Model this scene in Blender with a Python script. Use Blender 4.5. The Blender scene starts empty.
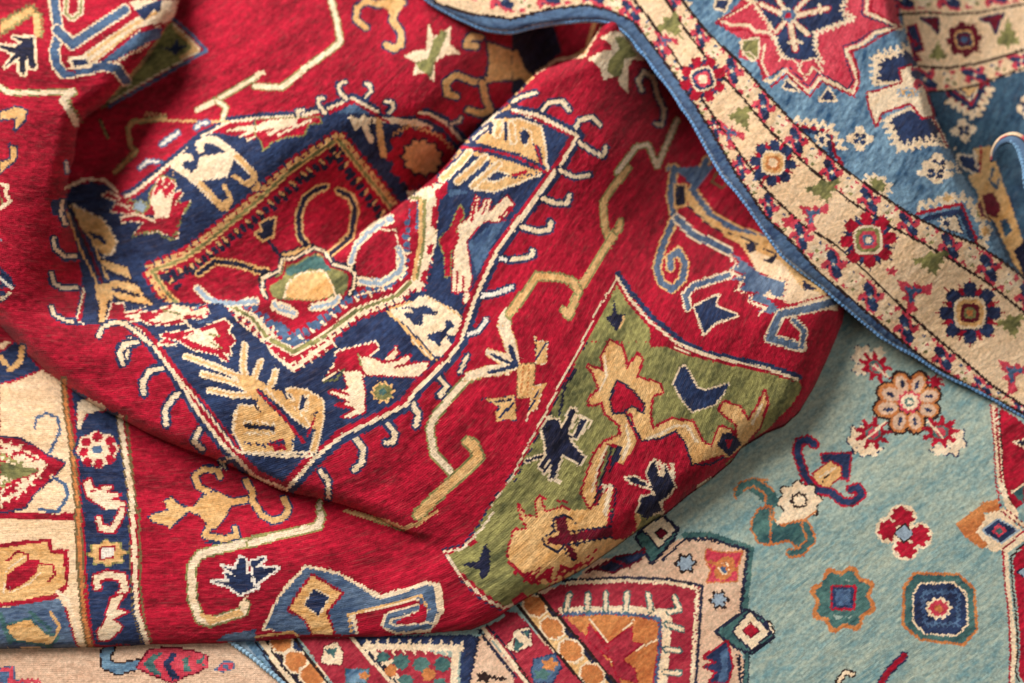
import math, random
import numpy as np
M = 96                      # margin (mm of rug traced beyond the picture)
SS = 2
W0, H0 = 1024, 683
RW, RH = (W0 + 2*M)*SS, (H0 + 2*M)*SS
PAL = {  # wool dye colours, sRGB; d: blue with the deep fold's shade painted in
 'V':(80,102,130), 'r':(168,12,38),'m':(104,12,34),'n':(36,46,82),'k':(25,27,48),'b':(72,96,134),'s':(152,168,180),'w':(240,226,208),
 'c':(242,214,172),'t':(230,178,112),'g':(140,136,76),'u':(60,102,100),'p':(214,62,76),'o':(204,122,66),'x':(46,28,26),
 'z':(136,166,164),'y':(238,204,160),'G':(118,96,60),'v':(72,110,142),'d':(50,84,110),'R':(166,38,56),'Y':(224,184,152)}
ABRASH = {  # hand-spun yarn takes the dye unevenly: light and dark ends of each colour
 'V':((112,132,154),(54,74,104)), 'r':((202,24,54),(122,4,26)),'n':((50,68,106),(22,29,56)),'k':((42,46,74),(16,17,32)),'b':((94,122,152),(46,68,104)),'v':((138,172,192),(40,78,112)),
 'd':((78,110,130),(34,60,84)),'g':((172,164,98),(84,86,54)),'z':((182,190,168),(116,152,153)),'t':((244,198,136),(212,154,88)),'p':((226,84,98),(186,42,62)),
 'u':((92,132,122),(40,76,80)),'R':((190,58,72),(138,24,44)),'o':((222,146,84),(182,98,50)),'c':((252,228,194),(234,200,158)),'y':((248,214,174),(236,196,150)),'m':((128,20,44),(84,8,26)),'Y':((234,198,166),(212,168,136))}
KEYS = list(PAL); IDX = {k: i for i, k in enumerate(KEYS)}
class Raster:
    def __init__(self, base):
        self.a = np.full((RH, RW), IDX[base], np.uint8)
    def _box(self, P, pad):
        x0 = max(0, int((P[:,0].min()+M-pad)*SS)-1); x1 = min(RW, int((P[:,0].max()+M+pad)*SS)+2)
        y0 = max(0, int((P[:,1].min()+M-pad)*SS)-1); y1 = min(RH, int((P[:,1].max()+M+pad)*SS)+2)
        if x1 <= x0 or y1 <= y0: return None
        X = (np.arange(x0, x1)+.5)/SS - M; Y = (np.arange(y0, y1)+.5)/SS - M
        return x0, x1, y0, y1, X[None,:], Y[:,None]
    def fill(self, c, P):
        P = np.asarray(P, float); b = self._box(P, 0)
        if b is None: return
        x0,x1,y0,y1,X,Y = b
        self.a[y0:y1, x0:x1][inside(X, Y, P)] = IDX[c]
    def stroke(self, c, w, P, closed=False):
        P = np.asarray(P, float)
        if closed: P = np.vstack([P, P[:1]])
        if len(P) == 1: P = np.vstack([P, P+.01])
        for i in range(len(P)-1):
            b = self._box(P[i:i+2], w/2)
            if b is None: continue
            x0,x1,y0,y1,X,Y = b
            self.a[y0:y1, x0:x1][segdist2(X, Y, P[i], P[i+1]) < w*w/4] = IDX[c]
def inside(X, Y, P):
    r = np.zeros(np.broadcast(X, Y).shape, bool); n = len(P); yc = Y[:, 0]; xr = X[0]
    for i in range(n):
        xa, ya = P[i]; xb, yb = P[(i+1) % n]
        if ya == yb: continue
        j0, j1 = np.searchsorted(yc, [min(ya, yb), max(ya, yb)])
        if j1 > j0: r[j0:j1] ^= xr[None, :] < ((xb-xa)*(yc[j0:j1]-ya)/(yb-ya)+xa)[:, None]
    return r
def segdist2(X, Y, a, b):
    dx, dy = b[0]-a[0], b[1]-a[1]; L = dx*dx+dy*dy+1e-9
    t = np.clip(((X-a[0])*dx+(Y-a[1])*dy)/L, 0, 1)
    return (X-a[0]-t*dx)**2+(Y-a[1]-t*dy)**2
def resample(P, step):
    P = np.asarray(P, float); d = np.hypot(*np.diff(P, axis=0).T); s = np.r_[0, np.cumsum(d)]
    n = max(2, int(round(s[-1]/step))+1); t = np.linspace(0, s[-1], n)
    Q = np.c_[np.interp(t, s, P[:,0]), np.interp(t, s, P[:,1])]
    T = np.gradient(Q, axis=0); T /= np.maximum(1e-6, np.hypot(T[:,0], T[:,1]))[:,None]
    return Q, np.c_[-T[:,1], T[:,0]], T
def square(cx, cy, r, rot=0):
    a = np.linspace(0, 2*math.pi, 32, endpoint=False); f = lambda q: np.sign(q)*np.abs(q)**.55
    x, y = r*f(np.cos(a)), r*f(np.sin(a)); c, s = math.cos(math.radians(rot)), math.sin(math.radians(rot))
    return np.c_[cx+c*x-s*y, cy+s*x+c*y]
def blob(cx, cy, rx, ry, rot=0, n=0, amp=0, k=1.0):
    m = 48; a = np.linspace(0, 2*math.pi, m, endpoint=False)
    q = 1 + (amp*np.sign(np.cos(n*a+.6))*np.abs(np.cos(n*a+.6))**.6 if n else 0)
    x, y = rx*k*q*np.cos(a), ry*k*q*np.sin(a); c, s = math.cos(math.radians(rot)), math.sin(math.radians(rot))
    return np.c_[cx+c*x-s*y, cy+s*x+c*y]
CEN = np.array([300., 250.])
def draw(text, R=None, layers=None):
    layers = {} if layers is None else layers
    ox = oy = 0; z = 1.0; rnd = random.Random(5); steel = False
    for line in text.splitlines():
        tk = line.split()
        if not tk or tk[0][0] == '#': continue
        op = tk[0]
        if op[0] == '!':
            R = layers.setdefault(op[1:], None) or Raster(tk[1]); layers[op[1:]] = R; steel = op == '!R'; continue
        if op[0] == '@':
            ox, oy, z = float(op[1:]), float(tk[1]), float(tk[2]); continue
        pts = np.array([[float(q) for q in t.split(',')] for t in tk if ',' in t])
        if len(pts): pts = pts/z + (ox, oy)
        ar = [t for t in tk[1:] if ',' not in t]
        if steel: ar = ['V' if t == 'v' else t for t in ar]     # the red rug's blue is a greyer steel
        if op == 'f': R.fill(ar[0], pts)
        elif op == 'F': R.stroke(ar[1], 2*float(ar[2])/z, pts, True); R.fill(ar[0], pts)
        elif op == 's': R.stroke(ar[0], float(ar[1])/z, pts)
        elif op == 'S':
            w, e = float(ar[2])/z, float(ar[3])/z
            R.stroke(ar[1], w+2*e, pts); R.stroke(ar[0], w, pts)
        elif op == 'h':
            w, am, pe = [float(q)/z for q in ar[1:4]]
            Q, N, T = resample(pts, pe/2); sg = (-1.)**np.arange(len(Q))
            R.stroke(ar[0], w, Q+N*(am*sg)[:,None])
        elif op == 'z':
            w, am = float(ar[1])/z, float(ar[2])/z
            R.stroke(ar[0], w, pts); Q, N, T = resample(pts, am*1.15)
            for i in range(len(Q)):
                s = w/2+am*(.5+.4*rnd.random()); sd = 1 if i % 2 else -1
                R.stroke(ar[0], am*.55, [Q[i], Q[i]+sd*N[i]*s+T[i]*am*.3])
        elif op == 'd':
            cx, cy, rx, ry = [float(q)/z for q in ar[1:5]]
            R.fill(ar[0], blob(cx+ox, cy+oy, rx/1, ry/1, float(ar[5]) if len(ar) > 5 else 0))
        elif op == 'W':
            cx, cy, rx, ry = [float(q)/z for q in ar[:4]]; rot, n, amp = float(ar[4]), int(ar[5]), float(ar[6])
            for t in ar[7:]:
                c, k = t.split(':'); k = float(k)
                R.fill(c, blob(cx+ox, cy+oy, rx, ry, rot, n if k > .5 else 0, amp, k))
        elif op == 'X':       # serrated rosette: tips, eight square petals, a stepped eye
            cx, cy, r, rot = [float(q)/z for q in ar[:3]]+[float(ar[3])]; cx += ox; cy += oy
            for i in range(16):
                a = math.radians(rot+i*22.5); e = (1.14, 1.0)[i % 2]; w = .13
                R.fill(ar[4], [(cx+r*e*math.cos(a), cy+r*e*math.sin(a)), (cx+.6*r*math.cos(a+w*1.4), cy+.6*r*math.sin(a+w*1.4)), (cx+.6*r*math.cos(a-w*1.4), cy+.6*r*math.sin(a-w*1.4))])
            R.fill(ar[4], square(cx, cy, r*.74, rot))
            for i in range(8):
                a = math.radians(rot+i*45); R.fill(ar[5], square(cx+.76*r*math.cos(a), cy+.76*r*math.sin(a), r*.20, rot+i*45))
            R.fill(ar[5], square(cx, cy, r*.56, rot))
            for c, k in zip(ar[6:], (.50, .42, .30, .18, .10)): R.fill(c, square(cx, cy, r*k, rot))
        elif op == 'K':       # small reciprocal square
            cx, cy, rx, ry = [float(q)/z for q in ar[:4]]; cx += ox; cy += oy; rot = float(ar[4])
            R.fill('c', blob(cx, cy, rx, ry, rot, 4, .22))
            for a in range(4):
                an = math.radians(rot+45+90*a); R.fill('n', blob(cx+.42*rx*math.cos(an), cy+.42*ry*math.sin(an), rx*.24, ry*.24))
            R.fill('b', blob(cx, cy, rx*.2, ry*.2)); R.fill('c', blob(cx, cy, rx*.09, ry*.09))
        elif op == 'Q':       # stepped tree
            cx, cy, rx, ry, rot = [float(q) for q in ar[1:6]]
            u = np.array([(0,1),(.12,.55),(.3,.6),(.28,.2),(.6,.25),(.55,-.15),(.9,-.1),(.85,-.5),(.3,-.45),(0,-.7),(-.3,-.45),(-.85,-.5),(-.9,-.1),(-.55,-.15),(-.6,.25),(-.28,.2),(-.3,.6),(-.12,.55)])
            a = math.radians(rot); u = u*(rx/z, ry/z); c, s = math.cos(a), math.sin(a)
            R.fill(ar[0], np.c_[cx/z+ox+c*u[:,0]-s*u[:,1], cy/z+oy+s*u[:,0]+c*u[:,1]])
        elif op == 'Y':       # forked bud, red with a navy heart
            cx, cy, rx, ry, rot = [float(q) for q in ar[:5]]
            u = np.array([(0,1),(.25,.5),(.2,.1),(.55,.2),(.5,-.2),(1,-.6),(.5,-1),(.3,-.5),(0,-.3),(-.3,-.5),(-.5,-1),(-1,-.6),(-.5,-.2),(-.55,.2),(-.2,.1),(-.25,.5)])
            a = math.radians(rot); c, s = math.cos(a), math.sin(a)
            for col, k in (('p', 1.0), ('b', .5)):
                v = u*(rx/z*k, ry/z*k); R.fill(col, np.c_[cx/z+ox+c*v[:,0]-s*v[:,1], cy/z+oy+s*v[:,0]+c*v[:,1]])
        elif op == 'u2':
            cx, cy, rx, ry = [float(q)/z for q in ar[:4]]
            R.fill('c', blob(cx+ox, cy+oy, rx*1.12, ry*1.12, 35, 8, .06)); R.fill('o', blob(cx+ox, cy+oy, rx*.92, ry*.92, 35, 8, .04))
        elif op in 'qi':
            Q, N, T = resample(pts, 8.5 if op == 'q' else 7)
            for i in range(len(Q)):
                n = N[i] if ((Q[i]+N[i]-CEN)**2).sum() > ((Q[i]-N[i]-CEN)**2).sum() else -N[i]
                if op == 'q':
                    R.stroke(ar[1], 7.5, [Q[i], Q[i]+n*7]); 
                else:
                    R.stroke(ar[0], 5.4, [Q[i]-n*4.5, Q[i]-n*(8.5+2.5*(i % 2))])
                    if i % 2: R.stroke('t' if ar[0] == 'k' else 'c', 2.6, [Q[i]-n*2, Q[i]-n*6.5+T[i]*1.5])
            if op == 'q':
                for i in range(len(Q)):
                    n = N[i] if ((Q[i]+N[i]-CEN)**2).sum() > ((Q[i]-N[i]-CEN)**2).sum() else -N[i]
                    R.stroke(ar[0], 3.4, [Q[i], Q[i]+n*5.5]); R.stroke(ar[0], 3.0, [Q[i]+n*5.5-T[i]*2.6, Q[i]+n*5.5+T[i]*1.5])
    return layers
# ---- the blue rug's border, laid out along its own edge
B_OUT = [(400,-60),(412,-20),(426,0),(446,12),(471,24),(488,30),(511,32),(537,26),(574,21),(602,21),(622,30),(642,52),(667,85),(692,122),(719,170),(742,198),(767,235),(783,256),(800,271),(823,288),(850,311),(888,341),(918,357),(943,374),(980,392),(1024,417),(1130,480)]
B_L1 = [(405,-40),(436,3),(471,14),(511,19),(550,9),(587,5),(612,11),(634,22),(652,45),(672,72),(692,100),(712,132),(734,170),(767,218),(793,243),(820,273),(868,313),(898,338),(930,363),(968,386),(1024,414),(1130,476)]
B_L2 = [(450,-60),(520,-14),(580,-22),(615,-14),(634,0),(652,22),(672,52),(687,77),(704,102),(724,132),(752,170),(768,192),(800,223),(833,243),(855,261),(880,286),(908,313),(940,341),(968,364),(993,386),(1024,406),(1130,460)]
B_L3 = [(560,-90),(640,-40),(666,0),(687,32),(712,65),(742,97),(768,129),(793,152),(813,171),(850,201),(890,226),(923,243),(953,261),(988,283),(1024,312),(1130,390)]
B_L4 = [(580,-90),(655,-40),(682,0),(707,32),(737,60),(767,94),(793,122),(818,147),(847,171),(878,193),(908,213),(943,231),(980,246),(1005,263),(1024,278),(1130,360)]
def guard(R, A, B, seed, ground='y'):
    rnd = random.Random(seed); A = np.array(A, float); B = np.array(B, float)
    R.fill(ground, np.vstack([A, B[::-1]]))
    Q, N, T = resample(A, 6); Qb = resample(B, 1)[0]; k = 0
    cents = []
    for q in Q:
        j = ((Qb-q)**2).sum(1).argmin(); cents.append(((q+Qb[j])/2, math.hypot(*(q-Qb[j]))))
    s = 0; last = None
    for (c, w), t, n in zip(cents, T, N):
        if last is not None and math.hypot(*(c-last)) < 19.5: continue
        last = c; k += 1; w = min(w, 26); h = w*.42
        if not (-M < c[0] < W0+M and -M < c[1] < H0+M): continue
        def P(a, b): return c+t*a+n*b
        if k % 2:
            sg = -1; g2 = h*1.1
            R.fill('p', [P(-15,-g2), P(-4,-g2), P(2,-g2*.6), P(8,-g2), P(11,-g2*.5), P(8,0), P(15,g2), P(4,g2), P(-2,g2*.6), P(-8,g2), P(-11,g2*.5), P(-8,0)])
            R.stroke('n', h*.8, [P(-9,-h*.5), P(-3,-h*.25)]); R.stroke('n', h*.8, [P(3,h*.25), P(9,h*.5)])
            R.stroke('b', h*.4, [P(-3,-h*.1), P(3,h*.1)]); R.fill('c', square(*P(0,0), 1.7, 40)); R.fill('n', blob(*P(4,-h*.6), 1.8, 1.4)); R.fill('n', blob(*P(-4,h*.6), 1.8, 1.4))
        else:
            R.fill('p', [P(-7,h), P(-3,h*.35), P(1,h)]); R.fill('p', [P(7,-h), P(3,-h*.35), P(-1,-h)])
            R.fill('c', blob(*c, h*.75, h*.7, rnd.random()*90, 4, .25)); R.fill('g', blob(*P(-1.8,.8), 1.7, 1.3)); R.fill('p', blob(*P(2.2,-1), 1.6, 1.2))
            R.fill('g', blob(*P(5,h*.6), 2.2, 1.6)); R.fill('b', blob(*P(-5.5,-h*.6), 1.6, 1.3))
def blue_border(R):
    R.fill('b', np.vstack([B_OUT, B_L1[::-1]]))
    R.fill('y', np.vstack([B_L2, B_L3[::-1]]))
    guard(R, B_L1, B_L2, 3); guard(R, B_L3, B_L4, 8)
    q = lambda P: [(768+x/4, y/4) for x, y in P]
    guard(R, q([(530,52),(640,44),(730,52),(850,44),(990,16),(1500,-60)]), q([(520,-60),(640,-64),(850,-70),(1000,-90),(1500,-160)]), 4)
    guard(R, q([(606,272),(720,277),(850,258),(1030,203),(1480,60)]), q([(645,362),(740,357),(850,332),(1030,267),(1480,130)]), 6)
    for P in ([(606,268),(720,273),(850,254),(1030,199),(1480,56)],[(645,365),(740,360),(850,335),(1030,270),(1480,133)],[(520,58),(640,50),(730,58),(850,50),(1000,20),(1500,-55)]): R.stroke('x', 2.2, q(P))
    for L, w in ((B_L1, 2.8), (B_L2, 2.8), (B_L3, 2.8), (B_L4, 2.8)):
        R.stroke('x', w, L)
    draw('''@0 0 1
W 577 -30 18 20 0 12 .2 n:1 r:.8 c:.5 n:.4
X 703 79 24 -20 n r c n p c
X 773 163 24 5 r n c t o y
X 868 240 29 -5 n r c g p b c
X 970 313 32 0 r n c t m g o
W 1085 395 29 30 0 12 .18 n:1.12 r:.92 c:.46 p:.38 b:.27
Q g 672 26 14 18 -40
Q g 742 118 13 18 -25
Q g 824 190 20 15 -15
Q g 932 262 20 16 -15
Q g 1012 325 16 16 -15
Y 664 40 10 15 130
Y 729 132 11 17 140
Y 811 214 19 14 125
Y 911 292 20 18 130
Y 1012 372 20 18 130
W 790 222 7 6 0 5 .3 p:1
W 892 271 5 4 0 5 .3 p:1
''', R)
    R.stroke('s', 2.4, B_OUT)
# ---- rug-row direction: gradient-fitted lattice coordinates
def lattice(ctrl, X, Y, deg=4, lam=2e-3):
    """ctrl: (x, y, dx, dy) row direction at a point -> u along the row, v across it (both in mm)"""
    ex = [(i, j) for i in range(deg+1) for j in range(deg+1-i) if i+j > 0]
    f = lambda x, y: ((x-512)/600., (y-341)/600.)
    rows, ru, rv = [], [], []
    for x, y, dx, dy in ctrl:
        l = math.hypot(dx, dy); dx, dy = dx/l, dy/l; a, b = f(x, y)
        rows.append([i*a**max(i-1,0)*b**j/600 if i else 0 for i, j in ex]); ru.append(dx); rv.append(-dy)
        rows.append([j*a**i*b**max(j-1,0)/600 if j else 0 for i, j in ex]); ru.append(dy); rv.append(dx)
    A = np.array(rows)*600; AtA = A.T@A+lam*np.diag([(i+j)**2 for i, j in ex])
    cu = np.linalg.solve(AtA, A.T@(np.array(ru)*600)); cv = np.linalg.solve(AtA, A.T@(np.array(rv)*600))
    a, b = f(X, Y); u = np.zeros(X.shape); v = np.zeros(X.shape); g = [np.zeros(X.shape) for _ in range(4)]
    for (i, j), p, q in zip(ex, cu, cv):
        t = a**i*b**j; u += p*t; v += q*t
        tx = (i*a**max(i-1,0)*b**j/600 if i else 0); ty = (j*a**i*b**max(j-1,0)/600 if j else 0)
        g[0] = g[0]+p*tx; g[1] = g[1]+p*ty; g[2] = g[2]+q*tx; g[3] = g[3]+q*ty
    return u, v, g
def knot_sample(X, Y, u, v, g, kn):
    """every spot takes the dye of the knot it belongs to"""
    du = u-(np.floor(u/kn)+.5)*kn; dv = v-(np.floor(v/kn)+.5)*kn
    det = g[0]*g[3]-g[1]*g[2]; det = np.where(np.abs(det) < .15, .15*np.sign(det+1e-9), det)
    ox = (g[3]*du-g[1]*dv)/det; oy = (-g[2]*du+g[0]*dv)/det
    L = np.hypot(ox, oy); s = np.minimum(1, .95/np.maximum(L, 1e-6))
    return X-ox*s, Y-oy*s
DIRS = {
 'R': [(280,50,1,-.55),(420,70,1,-.6),(150,60,1,-.4),(30,90,1,.15),(30,170,1,.03),(40,230,1,.1),(50,300,1,.35),(130,380,1,-.5),(200,430,.9,-.6),(250,230,.9,-.45),(320,210,1,-.35),(330,330,.85,-.55),(240,370,.8,-.6),(430,250,.6,-.8),(560,80,.6,-.8),(600,200,.45,-.9),(650,280,.45,-.9),(740,280,.5,-.87),(560,330,.5,-.87),(420,450,.7,-.7),(500,440,.6,-.8),(600,420,.35,-.95),(700,380,.25,-1),(560,560,.4,-.9),(300,570,1,.15),(150,560,1,0),(60,560,1,0),(60,450,1,0),(200,500,1,.02),(400,580,1,.15),(480,540,.6,-.5)],
 'B': [(800,80,.6,-.8),(850,130,.6,-.8),(700,60,.6,-.8),(780,200,.7,-.7),(900,260,.8,-.6),(990,340,.8,-.6),(960,120,.5,-.85),(560,10,1,-.05),(640,40,.7,-.7)],
 'T': [(850,450,1,-.75),(950,600,1,-.7),(700,560,1,-.75),(560,640,1,-.8),(400,660,1,-.8),(990,400,1,-.75)],
 'C': [(100,660,1,0),(0,600,1,0),(200,690,1,.05)]}
KN = {'R':1.8,'B':1.7,'T':1.8,'C':2.0}
T_OUT=[(140,560),(234,643),(262,664),(300,700),(335,739),(390,800),(1200,800),(1200,200),(500,200)]
R_OUT=[(-120,-120),(640,-120),(700,-60),(760,60),(870,210),(868,290),(845,300),(845,308),(843,321),(835,341),(826,362),(815,385),(800,410),(785,424),(767,431),(742,446),(732,460),(712,477),(687,495),(667,512),(657,517),(640,528),(617,545),(587,566),(562,580),(534,593),(512,606),(500,615),(488,622),(471,629),(436,632),(381,636),(301,637),(256,640),(215,642),(150,643),(100,646),(0,647),(-120,650)]
B_POLY=B_OUT+[(1130,-120),(360,-120)]

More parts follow.
